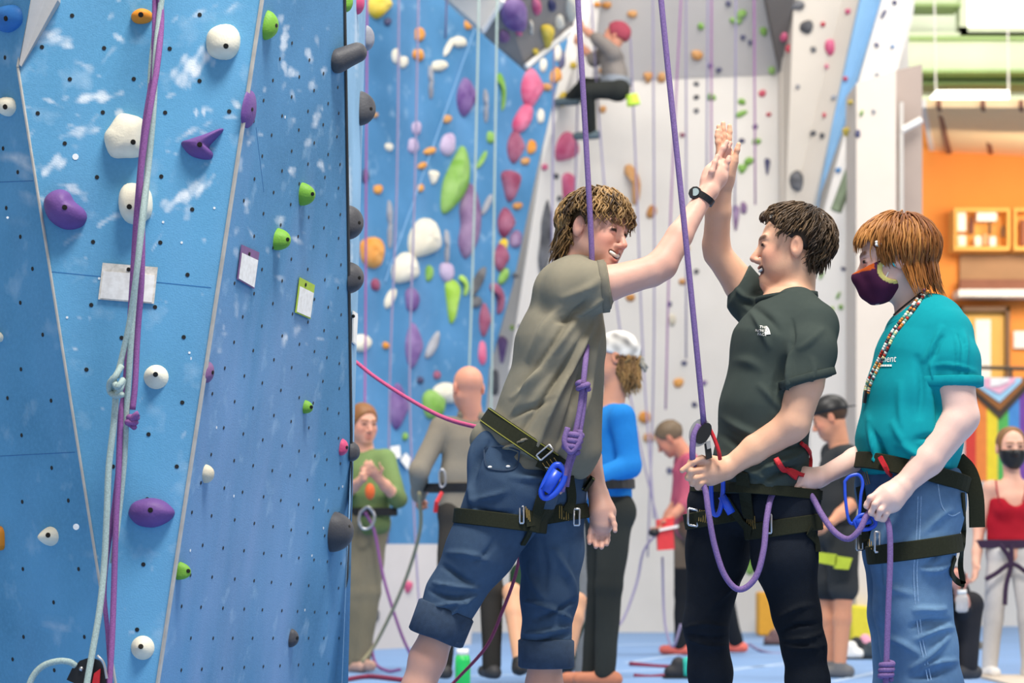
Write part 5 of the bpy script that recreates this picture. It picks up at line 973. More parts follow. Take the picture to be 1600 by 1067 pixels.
# ------------------------------------------------------------------ person in the teal T-shirt (right)
G = thing('person', 'red haired person in mask, teal T-shirt and blue jeans feeding the purple rope', 'person', (P(1430, 1200, 7)[0], 7.0, 0))
HG = Head(Q(1397, 405, .0), (-.97, .16, -.12), (-.06, 0, 1), 1.03)
B = SDF(); head_prims(B, HG, 'shut', Q(1432, 500, .02), .05, .95)
B.u(rc(Q(1440, 520), Q(1425, 640), .09, .1, (nl, .7)), .03).u(rc(Q(1425, 640), Q(1420, 760), .1, .11), .03)
B.limb([Q(1482, 540, -.14), Q(1493, 600, -.19), Q(1503, 652, -.2), Q(1495, 662, -.205), Q(1450, 720, -.22), Q(1410, 760, -.235), Q(1404, 766, -.235)], [r_(33), r_(28.5), r_(26), r_(26), r_(23.5), r_(16), r_(15)], .012)
B.limb([Q(1404, 766, -.235), Q(1390, 778, -.24), Q(1378, 785, -.24)], [r_(17), r_(21), r_(19)], .02)
fingers(B, 0, [[(1375, 768, 6.745), (1360, 778, 6.735), (1354, 790, 6.745), (1362, 797, 6.77)], [(1380, 776, 6.735), (1367, 788, 6.722), (1361, 801, 6.735), (1369, 806, 6.765)], [(1388, 784, 6.738), (1376, 797, 6.725), (1371, 809, 6.738), (1378, 812, 6.765)], [(1395, 790, 6.75), (1385, 802, 6.738), (1381, 811, 6.748), (1387, 812, 6.77)], [(1388, 764, 6.755), (1374, 768, 6.75), (1362, 778, 6.76), (1354, 786, 6.77)]], .0092)
B.limb([Q(1400, 545, .16), Q(1390, 620, .2), Q(1390, 690, .14), Q(1335, 718, .02), Q(1285, 744, -.08), Q(1275, 747, -.1)], [r_(31), r_(26), r_(23), r_(18), r_(14), r_(14)], .012)
B.limb([Q(1275, 747, -.1), Q(1255, 750, -.115), Q(1240, 752, -.12)], [r_(15), r_(19), r_(17)], .02)
fingers(B, 0, [[(1241, 744, 6.865), (1226, 747, 6.85), (1220, 757, 6.855), (1228, 762, 6.88)], [(1246, 749, 6.855), (1234, 755, 6.845), (1230, 765, 6.85), (1238, 769, 6.88)], [(1252, 755, 6.855), (1243, 761, 6.845), (1240, 770, 6.852), (1247, 773, 6.88)], [(1259, 760, 6.865), (1252, 767, 6.855), (1250, 774, 6.86), (1256, 775, 6.88)], [(1256, 741, 6.88), (1238, 737, 6.87), (1222, 741, 6.865), (1209, 746, 6.86)]], .0092)
B.limb([Q(1435, 790, -.07), Q(1425, 985, -.06), Q(1440, 1200, -.05)], [r_(40), r_(26), .04], .03).limb([Q(1400, 790, .1), Q(1395, 985, .1), Q(1400, 1200, .12)], [r_(40), r_(26), .04], .03)
hb = HG.o; v, q = B.mesh(.0085, [(hb - .15, hb + .15, .0036), (Q(1340, 822, -.34), Q(1418, 748, -.16), .0028), (Q(1198, 786, -.24), Q(1285, 726, -.02), .0028)])
obj('body', v, q, 'skin', G, True, paint_skin(v, '#ecc9bb', HG, brow='#7a4a28', blush=.5)); bodyG = (v, q)
# face mask
F = SDF(); head_prims(F, HG, 'shut'); F.ops = [(o, p, k) for o, p, k in F.ops if o == 0]; F.u(ell(HG.w(.092, 0, -.05), np.array((.024, .03, .05)) * HG.sc, HG.R), .03)
F.disp = lambda X, Y, Z: -.004 + 0 * (X + Y + Z)
lx = lambda p, n: half(HG.w(*p), np.array(n) @ HG.R)
F.cut(lx((.07, 0, -.016), (.25, 0, 1)), .004).sub(ell(HG.w(-.005, 0, -.035), np.array((.05, .2, .038)) * HG.sc, HG.R), .004).cut(lx((.005, 0, -.06), (-1, 0, .2)), .004).cut(lx((.03, 0, -.122), (0, 0, -1)), .006)
v, q = F.mesh(.004, box=(hb - .14, hb + .14)); p = HG.loc(v); c = noisecol(v, '#4a2440', '#5a2c4c', 120, 3); e_ = p[:, 2] > -.028; c[e_ & (p[:, 0] > .06)] = lin('#d8642a'); e2 = np.sqrt(((p[:, 0] + .005) / .05) ** 2 + ((p[:, 2] + .035) / .038) ** 2) < 1.16; c[e2] = lin('#d8cc7c'); msk = obj('face_mask', v, q, 'cloth_v', G, True, c)
bh = bvh(bodyG)
obj('ear_loop', *strap(bh, [(1362, 424), (1372, 418), (1384, 414)], .003, .003), 'paper', msk); obj('ear_loop', *strap(bh, [(1372, 448), (1380, 440), (1388, 425)], .003, .003), 'paper', msk)
# hair
capv, capq = hair_cap(HG, [((.062, 0, .05), (1, 0, -.55)), ((.0, 0, -.02), (.8, 0, -1)), ((-.05, 0, -.07), (.3, 0, -1))], .011); hp = obj('hair', capv, capq, 'hairm', G, True, fcol(len(capv), '#6a3a18'))
crG = np.array([-.035, 0, .118])
def flowG(p):
    d = nrm((p - crG) * np.array([1, 1, .8]))
    if p[2] < -.07 and p[0] < .01: return nrm(np.array([-.45, p[1] * 3, -.8]))
    if p[2] < .03 and p[0] < .03: return nrm(np.array([-.12 if p[0] < -.03 else -.25, p[1] * .5, -1]))
    return nrm(d + np.array([0, 0, -.25 if p[2] < .06 else -.05]))
st = scalp(750, lambda p: p[2] > .085 and p[0] < .07, 22); st2 = scalp(800, lambda p: (p[0] < -.015 and -.01 < p[2] < .09), 23); st3 = scalp(260, lambda p: p[0] > .03 and p[2] > .085 and p[0] < .09, 24); st4 = scalp(160, lambda p: -.0 < p[0] < .04 and .02 < p[2] < .07, 26)
stf = [d for d in st if d[0] > .3]; st = [d for d in st if d[0] <= .3]
P0 = locks(HG, stf, flowG, 9, .0105, .0028, .002, ('#6e3c16', '#c48848'), 30, free=-.3, lift=.13, grav=.3, re=(.11, .09, .096), sides=4)
P1 = locks(HG, st, flowG, 14, .0108, .0028, .002, ('#6e3c16', '#c48848'), 25, free=-.035, lift=.13, grav=.5, re=(.11, .09, .096), sides=4); P2 = locks(HG, st2, flowG, 11, .0108, .0028, .002, ('#5e3212', '#a86a30'), 27, free=-.035, lift=.14, grav=.6, re=(.11, .088, .096), sides=4); P3 = locks(HG, st3, flowG, 6, .0095, .0028, .002, ('#7a4218', '#c07c3c'), 28, free=-.2, lift=.13, grav=.2); P4 = locks(HG, st4, lambda p: nrm(np.array([-.1, p[1] * .5, -1])), 8, .0095, .0028, .002, ('#6a3a16', '#a86a30'), 29, free=-.1, lift=.12)
vv, ff = merge(P0[:2], P1[:2], P2[:2], P3[:2], P4[:2]); obj('hair_locks', vv, ff, 'hairm', hp, True, np.concatenate([P0[2], P1[2], P2[2], P3[2], P4[2]]))
hb2 = bvh((vv, ff)); c0_, n0_ = onpx(hb2, 1371, 380, .002); obj('hair_clip', *merge(*[sphere(c0_ + IX * .006 * math.cos(a) + IZ * .006 * math.sin(a), .005, nu=8, nv=6) for a in np.arange(5) * 1.257]), 'paper', hp, True)
c0_, n0_ = onpx(hb2, 1397, 412, .002); obj('hair_slide', *tube([c0_ - IX * .008 + IZ * .004, c0_ + IX * .008 - IZ * .006], .004, 8), mat('slide_cyan', '#2cc4cc', .4), hp, True)
# T-shirt
T = SDF(); fl = ((0, 1, 0), .68)
T.limb([Q(1445, 525), Q(1438, 560), Q(1428, 620), Q(1420, 690), Q(1418, 722)], [r_(58), r_(67), r_(74), r_(79), r_(72)], .03, fl)
T.u(rc(Q(1452, 497, -.05), Q(1478, 520, -.11), r_(26), r_(36)), .05).u(rc(Q(1440, 500, .05), Q(1420, 520, .12), r_(26), r_(34)), .05).u(rc(Q(1460, 492, 0), Q(1470, 500, -.05), r_(28)), .05)
T.u(rc(Q(1480, 528, -.12), Q(1490, 565, -.165), r_(38), r_(40)), .03).u(rc(Q(1490, 565, -.165), Q(1500, 640, -.19), r_(40), r_(37), None, (Q(1494, 605, -.19), nrm(np.array([0, 0, -1])))), .015)
T.sub(ell(HG.w(-.03, 0, -.14), (.062, .06, .05)), .01)
T.cut(half(Q(1420, 740), nrm(np.array([.05, 0, -1]))), .015)
v, q = T.mesh(.0062); v = folds(v, q, [(1430, 560, 1440, 650, 9, -.005), (1455, 600, 1470, 680, 9, -.006), (1350, 650, 1385, 730, 8, .006), (1365, 660, 1378, 720, 6, -.006), (1378, 690, 1372, 735, 4, -.009), (1395, 660, 1440, 715, 9, .004), (1340, 700, 1400, 735, 8, .005), (1400, 700, 1480, 720, 8, .005), (1430, 690, 1490, 690, 8, -.005), (1440, 560, 1476, 515, 8, .004), (1500, 520, 1515, 580, 6, .004), (1487, 520, 1500, 590, 5, .004), (1478, 530, 1450, 560, 5, -.004), (1493, 525, 1510, 560, 5, -.003), (1465, 560, 1455, 610, 8, .004), (1400, 600, 1420, 680, 10, .003), (1455, 575, 1525, 578, 4, .0025)], (.0016, 50), 21)
obj('tshirt', v, q, 'cloth_v', G, True, noisecol(v, '#0c8b97', '#189ca6', 9, 8)); shirtG = (v, q); bG = bvh(shirtG)
obj('sleeve_cuff', *band(bG, Q(1493, 596, -.185), (0, 0, 1), .03, .002, .12, smooth=2), mat('teal_hem', '#10919c', .9, .06, 60, .3, 900, spec=.1), G, True)
obj('collar', *band(bvh(bodyG), Q(1432, 492, .01), (-.4, 0, 1), .016, .003, .13, grow=.008), 'teal_hem', G, True)
text_px('ment', bG, 1376, 566, 12, 'paper', G, slant=.25, rot=-.02, wid=.72)
for i in range(5): patch_px([(1375 + i * 4, 570), (1378 + i * 4, 570), (1378 + i * 4, 573), (1375 + i * 4, 573)], bG, 'paper', G, 'lettering')
# necklace and cord
nk = bvh(shirtG, bodyG, (vv, ff)); bp = catmull([(1446, 455, 0), (1436, 470, 0), (1424, 487, 0), (1408, 507, 0), (1396, 523, 0), (1386, 543, 0), (1376, 565, 0), (1366, 585, 0), (1358, 603, 0), (1356, 612, 0)], 6); bs, bc = [], []; R = np.random.RandomState(4); pal = ['#f2ede0', '#c03a28', '#5a2c38', '#e8dca0', '#3a3a40', '#7ab49a', '#e08a3a', '#f4f0e8']
for i, a in enumerate(bp[::1]):
    for s_ in (-1, 1):
        s0 = sphere(onpx(nk, a[0] + s_ * 2.6, a[1] + s_, .003)[0], .0058, nu=7, nv=5); bs.append(s0); bc.append(fcol(len(s0[0]), pal[R.randint(8)]))
bv, bf = merge(*bs); obj('bead_necklace', bv, bf, mat('bead', '#ffffff', .35, .05, 60, vcol=True), G, True, np.concatenate(bc))['kind'] = 'stuff'
obj('pendant', *strap(nk, [(1356, 610), (1354, 622), (1353, 630)], .012, .008), 'plastic_black', G); obj('cord', *strap(nk, [(1437, 458), (1415, 477), (1398, 492)], .004, .004), 'plastic_black', G)
# jeans
T = SDF(); T.u(rc(Q(1405, 760, .03), Q(1435, 765, -.03), r_(70), r_(70)), .04)
T.limb([Q(1440, 790, -.06), Q(1425, 860, -.07), Q(1426, 950, -.06), Q(1436, 1010, -.05), Q(1446, 1080, -.05), Q(1448, 1215, -.05)], [r_(68), r_(64), r_(58), r_(57), r_(57), .1], .03)
T.limb([Q(1395, 790, .09), Q(1388, 860, .1), Q(1392, 960, .1), Q(1400, 1080, .12), Q(1402, 1215, .12)], [r_(52), r_(38), r_(34), r_(34), .08], .03).cut(half(Q(1420, 718), (.2, 0, 1)), .008).cut(half((0, 0, .03), (0, 0, -1)), .005)
v, q = T.mesh(.0068); v = folds(v, q, [(1475, 945, 1430, 960, 7, .007), (1482, 965, 1425, 985, 6, -.006), (1490, 985, 1430, 995, 6, .006), (1485, 1000, 1420, 1040, 7, .005), (1380, 1000, 1440, 1020, 7, .004), (1370, 900, 1430, 930, 8, .003), (1490, 800, 1440, 830, 7, .004), (1485, 850, 1440, 880, 6, -.004), (1486, 880, 1440, 890, 6, .004), (1378, 860, 1376, 1060, 6, -.006), (1480, 1040, 1420, 1060, 6, -.004), (1495, 1030, 1440, 1050, 6, .005)], (.002, 40), 31)
px, py = topx(v); wear = np.clip(1 - np.abs(px - 1430) / 55, 0, 1) * .5; c = noisecol(v, '#3d5d86', '#6f93b6', 16, 12); c = c * (1 - wear[:, None] * .5) + np.array(lin('#86a6c2')) * wear[:, None] * .5
trG = (v, q); jo = obj('jeans', v, q, 'denim', G, True, c); tb = bvh(trG)
for a, b in ((-2.5, 'seam_a'), (2.5, 'seam_b')): obj('seam', *strap(tb, [(1437 + a, 775), (1434 + a, 850), (1430 + a, 900), (1437 + a, 985), (1446 + a, 1030), (1455 + a, 1075)], .003, .0012, .0), mat('seam_pale', '#8aa8c8', .9, .2, 200), jo)
obj('pocket', *strap(tb, [(1465, 752), (1471, 790), (1486, 806), (1500, 800)], .003, .0015, 0), 'seam_pale', jo)
bG = bvh(shirtG, trG)
hv = band(bG, Q(1417, 738, 0), (.24, 0, 1), .05, .0045, .22, smooth=2, outer=True); hn = obj('harness', *hv, 'webbing', G); l1 = band(tb, Q(1425, 858, -.06), (-.14, 0, 1), .056, .0045, .18, smooth=2); obj('leg_loop', *l1, 'webbing', hn); l2 = band(tb, Q(1388, 842, .1), (-.1, 0, 1), .05, .0045, .12, smooth=2); obj('leg_loop', *l2, 'webbing', hn)
bG = bvh(shirtG, trG, hv, l1, l2)
for pts, w in (([(1346, 760), (1352, 800), (1356, 845)], .04), ([(1490, 870), (1484, 895), (1498, 910), (1507, 913)], .018), ([(1502, 770), (1505, 830), (1500, 880), (1505, 912)], .016)): obj('strap', *strap(bG, pts, w, .005, .003, 7.0), 'webbing', hn)
bl_ = catmull([Q(1496, 718, -.05), Q(1514, 738, -.05), Q(1524, 775, -.06), Q(1526, 824, -.06)], 6); obj('strap', *ribbon(bl_, np.tile([[.35, -.94, .1]], (len(bl_), 1)), .052, .006), 'webbing', hn)
buckle(onpx(bG, 1374, 847, .008)[0], IX, IZ, .014, .06, .0035, 'steel', hn); buckle(onpx(bG, 1347, 846, .008)[0], IX, IZ, .02, .05, .0035, 'steel', hn); stitches(bG, (1345, 750), (1357, 746), 5, 20, 'stitch_gold', hn, (.25, 1)); obj('gear_loop', *strap(bG, [(1379, 715), (1385, 728), (1396, 745)], .013, .009, .008), 'red_strap', hn); stitches(bG, (1356, 845), (1362, 852), 3, 12, 'stitch_gold', hn, (.0, 1))
for x, y, d in ((1448, 1215, -.05), (1402, 1215, .12)):
    F = SDF(); shoe(F, Q(x, y, d), (-1, -.1)); v, q = F.mesh(.012); obj('shoe', v, q, 'rubber', G, True)
carabiner('long blue carabiner hooked on the belt of the teal T-shirt wearer', [(1320, 752), (1328, 744), (1342, 742), (1348, 755), (1345, 775), (1342, 808), (1334, 818), (1326, 812), (1321, 780)], 6.80, .005, 'blue_alloy')
carabiner('blue locking carabiner under the near hand of the teal T-shirt wearer', [(1335, 815), (1345, 805), (1362, 806), (1368, 818), (1358, 826), (1342, 826)], 6.79, .0065, 'blue_alloy', ((1338, 817), (1360, 812)))
# ------------------------------------------------------------------ near ropes
rope('taut purple rope passing in front of the smiling face of the grey T-shirt wearer', [(901, -60, 6.84), (903, 0, 6.84), (915, 210, 6.84), (925, 405, 6.86), (922, 470, 6.9), (918, 530, 6.86), (914, 572, 6.79), (911, 602, 6.765)], .0088, 'rope_purple')
def coil(c, ax, rad, r, turns, pitch, m, parent, name='knot'):
    ax = nrm(ax); a = nrm(np.cross(ax, TOCAM)); b = np.cross(ax, a); t = np.linspace(0, turns * 2 * math.pi, int(turns * 14)); p = [np.asarray(c) + rad * (a * math.cos(k) + b * math.sin(k)) + ax * pitch * (k / 6.283 - turns / 2) for k in t]
    return obj(name, *tube(p, r, 8), m, parent, True)
t = thing('climbing_rope', 'purple tie-in knot ropes on the front of the grey T-shirt', 'rope', P(890, 740, 6.78))
rope('', [(911, 600, 6.765), (906, 640, 6.76), (898, 680, 6.755), (890, 715, 6.755), (882, 745, 6.76), (878, 768, 6.77)], .0088, 'rope_purple', parent=t, name='strand'); rope('', [(914, 606, 6.775), (911, 640, 6.77), (906, 672, 6.765), (900, 700, 6.765), (890, 730, 6.77), (885, 760, 6.78)], .0088, 'rope_purple', parent=t, name='strand')
coil(P(911, 603, 6.76), nrm(np.array([-.15, 0, 1])), .015, .0085, 1.7, .013, 'rope_purple', t); coil(P(895, 690, 6.755), nrm(np.array([.25, 0, 1])), .021, .0095, 3.2, .017, 'rope_purple', t)
rope('', [(887, 668, 6.74), (882, 690, 6.735), (892, 706, 6.735), (905, 690, 6.735), (906, 672, 6.74)], .0088, 'rope_purple', parent=t, name='strand')
carabiner('blue locking carabiner tied into the harness of the grey T-shirt wearer', [(874, 726), (882, 736), (880, 752), (868, 770), (852, 778), (846, 768), (856, 744), (866, 728)], 6.76, .0095, 'blue_alloy', ((852, 768), (872, 736)))
rope('taut purple rope running up from the black belay device', [(1031, -60, 6.68), (1033, 0, 6.68), (1067, 330, 6.68), (1087, 530, 6.70), (1100, 664, 6.735)], .0088, 'rope_purple')
rope('slack purple rope looping from the belayer hand to the teal T-shirt wearer', [(1092, 664, 6.735), (1084, 682, 6.725), (1082, 712, 6.73), (1086, 738, 6.765), (1101, 762, 6.76), (1107, 800, 6.74), (1116, 850, 6.74), (1132, 898, 6.74), (1155, 921, 6.74), (1180, 903, 6.74), (1193, 860, 6.75), (1198, 810, 6.78), (1207, 772, 6.83), (1226, 758, 6.872), (1250, 760, 6.88), (1268, 775, 6.86), (1283, 802, 6.82), (1303, 830, 6.78), (1325, 842, 6.75), (1343, 828, 6.74), (1354, 806, 6.75), (1366, 796, 6.765), (1380, 804, 6.765), (1389, 822, 6.745), (1391, 870, 6.74), (1388, 950, 6.74), (1385, 1040, 6.74), (1383, 1110, 6.74), (1384, 1260, 6.75)], .0092, 'rope_purple')
kn = thing('rope_knot', 'purple stopper knot near the end of the rope beside the blue jeans', 'knot', P(1384, 1060, 6.74)); coil(P(1385, 1047, 6.74), (0.1, 0, 1), .017, .0085, 3.3, .0155, 'rope_purple', kn, 'wrap')
# ropes hanging down the pillar
gr = 'ropes hanging on the near pillar'
rope('grey rope on the pillar whose knot hangs left', [(258, -40, 6.4), (250, 20, 6.4), (243, 90, 6.38), (240, 170, 6.36), (232, 260, 6.36), (222, 340, 6.33), (214, 420, 6.33), (203, 500, 6.36), (190, 560, 6.38), (182, 590, 6.38)], .0088, 'rope_grey', gr)
rope('grey rope running straight down the pillar past the knot', [(252, -40, 6.42), (246, 20, 6.42), (236, 110, 6.40), (234, 200, 6.38), (229, 290, 6.37), (219, 380, 6.36), (210, 460, 6.36), (203, 560, 6.38), (198, 640, 6.4), (194, 720, 6.41), (186, 800, 6.42), (176, 880, 6.41)], .0088, 'rope_grey', gr)
rope('grey rope below the knot curving down to the black device', [(182, 600, 6.38), (178, 660, 6.38), (170, 730, 6.38), (167, 800, 6.38), (163, 880, 6.38), (156, 950, 6.36), (146, 1010, 6.34), (136, 1067, 6.32), (130, 1110, 6.3)], .0095, 'rope_grey', gr)
rope('violet rope down the pillar ending in the small violet knot', [(247, -40, 6.4), (252, 30, 6.40), (246, 100, 6.36), (236, 160, 6.34), (226, 220, 6.34), (219, 290, 6.35), (222, 360, 6.37), (221, 440, 6.38), (215, 520, 6.4), (211, 600, 6.4), (207, 640, 6.4)], .0088, 'rope_violet', gr)
rope('violet rope hanging lowest on the pillar beside the purple egg hold', [(243, -40, 6.42), (240, 100, 6.4), (226, 200, 6.38), (214, 330, 6.42), (206, 460, 6.42), (196, 600, 6.42), (189, 650, 6.40), (185, 740, 6.40), (181, 820, 6.40), (178, 920, 6.4), (175, 1000, 6.38), (171, 1067, 6.36), (170, 1110, 6.35)], .0088, 'rope_violet', gr)
rope('thin violet rope crossing behind the grey rope low on the pillar', [(184, 740, 6.43), (177, 800, 6.43), (166, 880, 6.43), (163, 930, 6.42), (168, 985, 6.42), (172, 1040, 6.4)], .007, 'rope_violet', gr)
kn = thing('rope_knot', 'grey overhand knot in the ropes on the pillar', 'knot', P(182, 602, 6.37)); rope('', [(190, 572, 6.37), (180, 588, 6.35), (172, 598, 6.36), (172, 612, 6.38), (182, 618, 6.36), (192, 616, 6.35)], .0088, 'rope_grey', parent=kn, name='wrap'); rope('', [(176, 590, 6.37), (182, 604, 6.345), (188, 600, 6.345), (192, 594, 6.36), (188, 608, 6.35), (180, 620, 6.37)], .0088, 'rope_grey', parent=kn, name='wrap')
kn = thing('rope_knot', 'small violet knot beside the grey rope on the pillar', 'knot', P(207, 655, 6.39)); coil(P(206, 658, 6.39), (.3, 0, .9), .011, .0085, 2.0, .014, 'rope_violet', kn, 'wrap'); rope('', [(205, 655, 6.38), (213, 648, 6.37), (217, 646, 6.37)], .0088, 'rope_violet', parent=kn, name='tail')
rope('grey rope tail arching left of the black device', [(118, 1040, 6.34), (108, 1034, 6.33), (90, 1033, 6.32), (68, 1040, 6.32), (52, 1056, 6.32), (40, 1085, 6.32)], .0088, 'rope_grey', gr)
t = thing('belay_device', 'black belay device with red handle hanging at the bottom of the pillar', 'belay device', P(140, 1060, 6.36))
obj('side_plate', *prism([P(x, y, 6.35) for x, y in ((104, 1062), (112, 1045), (125, 1032), (140, 1027), (155, 1032), (164, 1045), (166, 1070), (140, 1078))], (0, .02, 0)), 'plastic_black', t); obj('handle', *prism([P(x, y, 6.33) for x, y in ((147, 1052), (156, 1045), (154, 1075), (141, 1080))], (0, .015, 0)), 'red_strap', t); obj('rim', *tube(catmull([P(152, 1024, 6.34), (P(162, 1036, 6.34)), P(167, 1060, 6.34)], 5), .004, 6), 'steel', t)
obj('rivet', *sphere(P(127, 1045, 6.35), .007, nu=8, nv=6), 'steel', t, True)
# ------------------------------------------------------------------ people further back
def figure(label, Y, J, top, legs, skin='#d8a58c', sleeve=1.0, leglen=1.0, f=(0, -1, 0), u=(0, 0, 1), hs=1.0, hair=None, hcol='#5a4230', shoes='#3a3a3c', curl=.6, h=.013, topname='shirt', legname='trousers', bare_waist=0, lowcut=0, lower=None, thin=1.0, midriff=None):
    g = lambda k: P(J[k][0], J[k][1], Y + (J[k][2] if len(J[k]) > 2 else 0)); J = {**J}
    base = P(J['hl'][0], 900, Y); base[2] = 0
    t = thing('person', label, 'person', base); H = Head(g('head'), f, u, hs); sl, sr, hl, hr = g('sl'), g('sr'), g('hl'), g('hr'); ms, mh = (sl + sr) / 2, (hl + hr) / 2; lat = nrm(sl - sr); up = nrm(ms - mh)
    B = SDF(); head_prims(B, H, 'shut', ms + up * .02, .054 * thin); B.u(rc(ms - up * .07, mh, .085, .085, (lat, .72)), .03).u(rc(sl, sr, .045), .03)
    for s in 'lr':
        if 'e' + s in J:
            a, e, w = g('s' + s), g('e' + s), g('w' + s); B.limb([a, e, (e + w * 2) / 3, w], [.048 * thin, .041 * thin, .034 * thin, .027], .02); generic_hand(B, w, nrm(w - e), np.array([.3, -.6, .7]), curl, 1.0)
        hp, k, an = g('h' + s), g('k' + s), g('a' + s); B.limb([hp, k, k + (an - k) * .3, an], [.078 * thin, .05 * thin, .05 * thin, .036 * thin], .02)
    hb = H.o; v, q = B.mesh(h, [(hb - .15 * hs, hb + .15 * hs, .006)]); obj('body', v, q, 'skin', t, True, paint_skin(v, skin, H, brow=hcol))
    T = SDF(); wst = ms + (mh - ms) * (1 - bare_waist); T.limb([ms - up * .085, ms + (mh - ms) * .55, wst], [.108 * thin, .103 * thin, .108 * thin], .03, (lat, .64))
    if not lowcut: T.u(rc(sl, sr, .06 * thin), .05)
    else:
        for b_ in (-1, 1): T.u(ell(ms - up * .13 + lat * .06 * b_ + np.array([0, -.075, 0]), (.055, .045, .055)), .04)
        T.cut(half(ms - up * lowcut, up), .02).sub(ell(ms - up * (lowcut - .01) + np.array([0, -.1, 0]), (.06, .12, .06)), .02)
    if sleeve > 0:
        for s in 'lr':
            if 'e' + s in J:
                a, e, w = g('s' + s), g('e' + s), g('w' + s)
                if sleeve >= 1: w2 = e + (w - e) * (sleeve - 1 if sleeve < 2 else .95); T.limb([a, e], [.064 * thin, .055 * thin], .02); (T.u(rc(e, w2, .055 * thin, .045 * thin), .02) if sleeve > 1 else 0)
                else: T.u(rc(a, a + (e - a) * sleeve, .064 * thin, .06 * thin), .02)
    v, q = T.mesh(h * .85); v = folds(v, q, [], (.006, 38), len(label)); obj(topname, v, q, 'cloth_v', t, True, noisecol(v, top[0], top[1], 9, 3)); sh = (v, q)
    T = SDF(); T.u(rc(hl, hr, .1 * thin), .05)
    if not bare_waist: T.u(rc(mh, mh + up * .08, .095 * thin, .09 * thin, (lat, .68)), .04)
    for s in 'lr':
        hp, k, an = g('h' + s), g('k' + s), g('a' + s)
        if leglen >= 1: T.limb([hp, k, an], [.092 * thin, .066 * thin, .052 * thin], .02)
        else: T.u(rc(hp, hp + (k - hp) * min(1, leglen * 2), .095 * thin, .085 * thin), .02)
    v, q = T.mesh(h * .85); v = folds(v, q, [], (.006, 34), len(label) + 1); c = noisecol(v, legs[0], legs[1], 9, 4)
    if lower: c[v[:, 2] < lower[0]] = lin(lower[1])
    obj(legname, v, q, 'cloth_v', t, True, c)
    for s in 'lr':
        an, k = g('a' + s), g('k' + s); F = SDF(); d = nrm(np.array([f[0], f[1], 0]) + 1e-6); z = max(an[2] - .07, 0)
        a = an.copy(); a[2] = z + .035; F.u(rc(a - d * .05, a + d * .13, .04, .034), .02).u(rc(a, an, .042, .042), .02).cut(half((0, 0, z), (0, 0, -1)), .004); v, q = F.mesh(.012); obj('shoe', v, q, flat_mat('shoe_' + shoes, shoes), t, True)
    if hair == 'short': v, q = hair_cap(H, [((.07, 0, .06), (1, 0, -.6)), ((.02, 0, .0), (.9, 0, -1)), ((-.03, 0, -.04), (.5, 0, -1))], .007, .008, .004); obj('hair', v, q, 'hairm', t, True, noisecol(v, hcol, hcol, 60, 2))
    if hair in ('tied', 'long'):
        v, q = hair_cap(H, [((.075, 0, .055), (1, 0, -.45)), ((.02, 0, -.02), (.9, 0, -1))] if hair == 'tied' else [((.07, 0, .05), (1, 0, -.45)), ((.03, 0, -.06), (1, 0, -.15))], .008, .008, .003); ho = obj('hair', v, q, 'hairm', t, True, noisecol(v, hcol, '#8a6238', 60, 2))
        if hair == 'long':
            for s in (-1, 1): obj('side_hair', *tube(catmull([H.w(.03, s * .07, .06), H.w(.03, s * .088, 0), H.w(.015, s * .085, -.06), H.w(0, s * .075, -.11)], 5), [.02] * 8 + [.018] * 8, 8), 'hairm', ho, True, None) if 0 else None
    return t, H, B, sh
BG = {}
t, H, B, sh = figure('person in green long sleeved top and khaki trousers beside the near pillar', 14.2, dict(head=(568, 661), sl=(602, 718, -.05), sr=(540, 712, .08), el=(622, 780, -.15), wl=(592, 748, -.32), er=(536, 775, -.05), wr=(562, 752, -.3), hl=(585, 815), hr=(556, 815), kl=(578, 925), kr=(558, 925), al=(566, 1030), ar=(553, 1034, .05)), ('#5c6846', '#7f9a62'), ('#7a7360', '#8a826e'), '#dfa890', 1.25, 1.0, (.45, -.85, -.12), hair='tied', hcol='#8a5a3a', shoes='#c8a090')
BG['w'] = t
hn = obj('harness', *band(bvh(sh), P(570, 800, 14.2), (0, 0, 1), .05, .008, .3, 32, outer=True), 'plastic_black', t); carabiner('', [(563, 800), (575, 792), (585, 805), (580, 822), (568, 826), (561, 814)], 13.95, .008, 'steel', parent=hn)
obj('chalk_pouch', *sphere(P(578, 768, 13.8), (.03, .03, .05), nu=10, nv=8), mat('copper_orange', '#d8622c', .6), hn, True)
t, H, B, sh = figure('bald person in taupe sweater and dark trousers seen from behind', 12.7, dict(head=(731, 606), sl=(690, 668, .0), sr=(788, 664, .05), el=(655, 735, -.1), wl=(655, 775, .28), er=(805, 745, .1), wr=(790, 790, .3), hl=(712, 800), hr=(752, 800), kl=(700, 920), kr=(768, 920), al=(692, 1040), ar=(768, 1040)), ('#7e7669', '#928a7c'), ('#3a3733', '#46423d'), '#d99a80', 2, 1.0, (-.35, .92, -.1), hs=1.02)
hn = obj('harness', *band(bvh(sh), P(735, 762, 12.7), (0, 0, 1), .05, .008, .3, 32, outer=True), 'plastic_black', t); obj('collar', *band(bvh((sh[0], sh[1])), P(737, 650, 12.72), (.1, .1, 1), .04, .01, .14, 28), flat_mat('collar_taupe', '#8a8272', .9), t, True); obj('gear_strap', *tube([P(690, 770, 12.45), P(682, 785, 12.4), P(680, 800, 12.42)], .012, 6), 'red_strap', hn); carabiner('', [(686, 738), (690, 733), (695, 738), (696, 755), (690, 761), (687, 755)], 12.45, .005, 'steel', parent=hn)
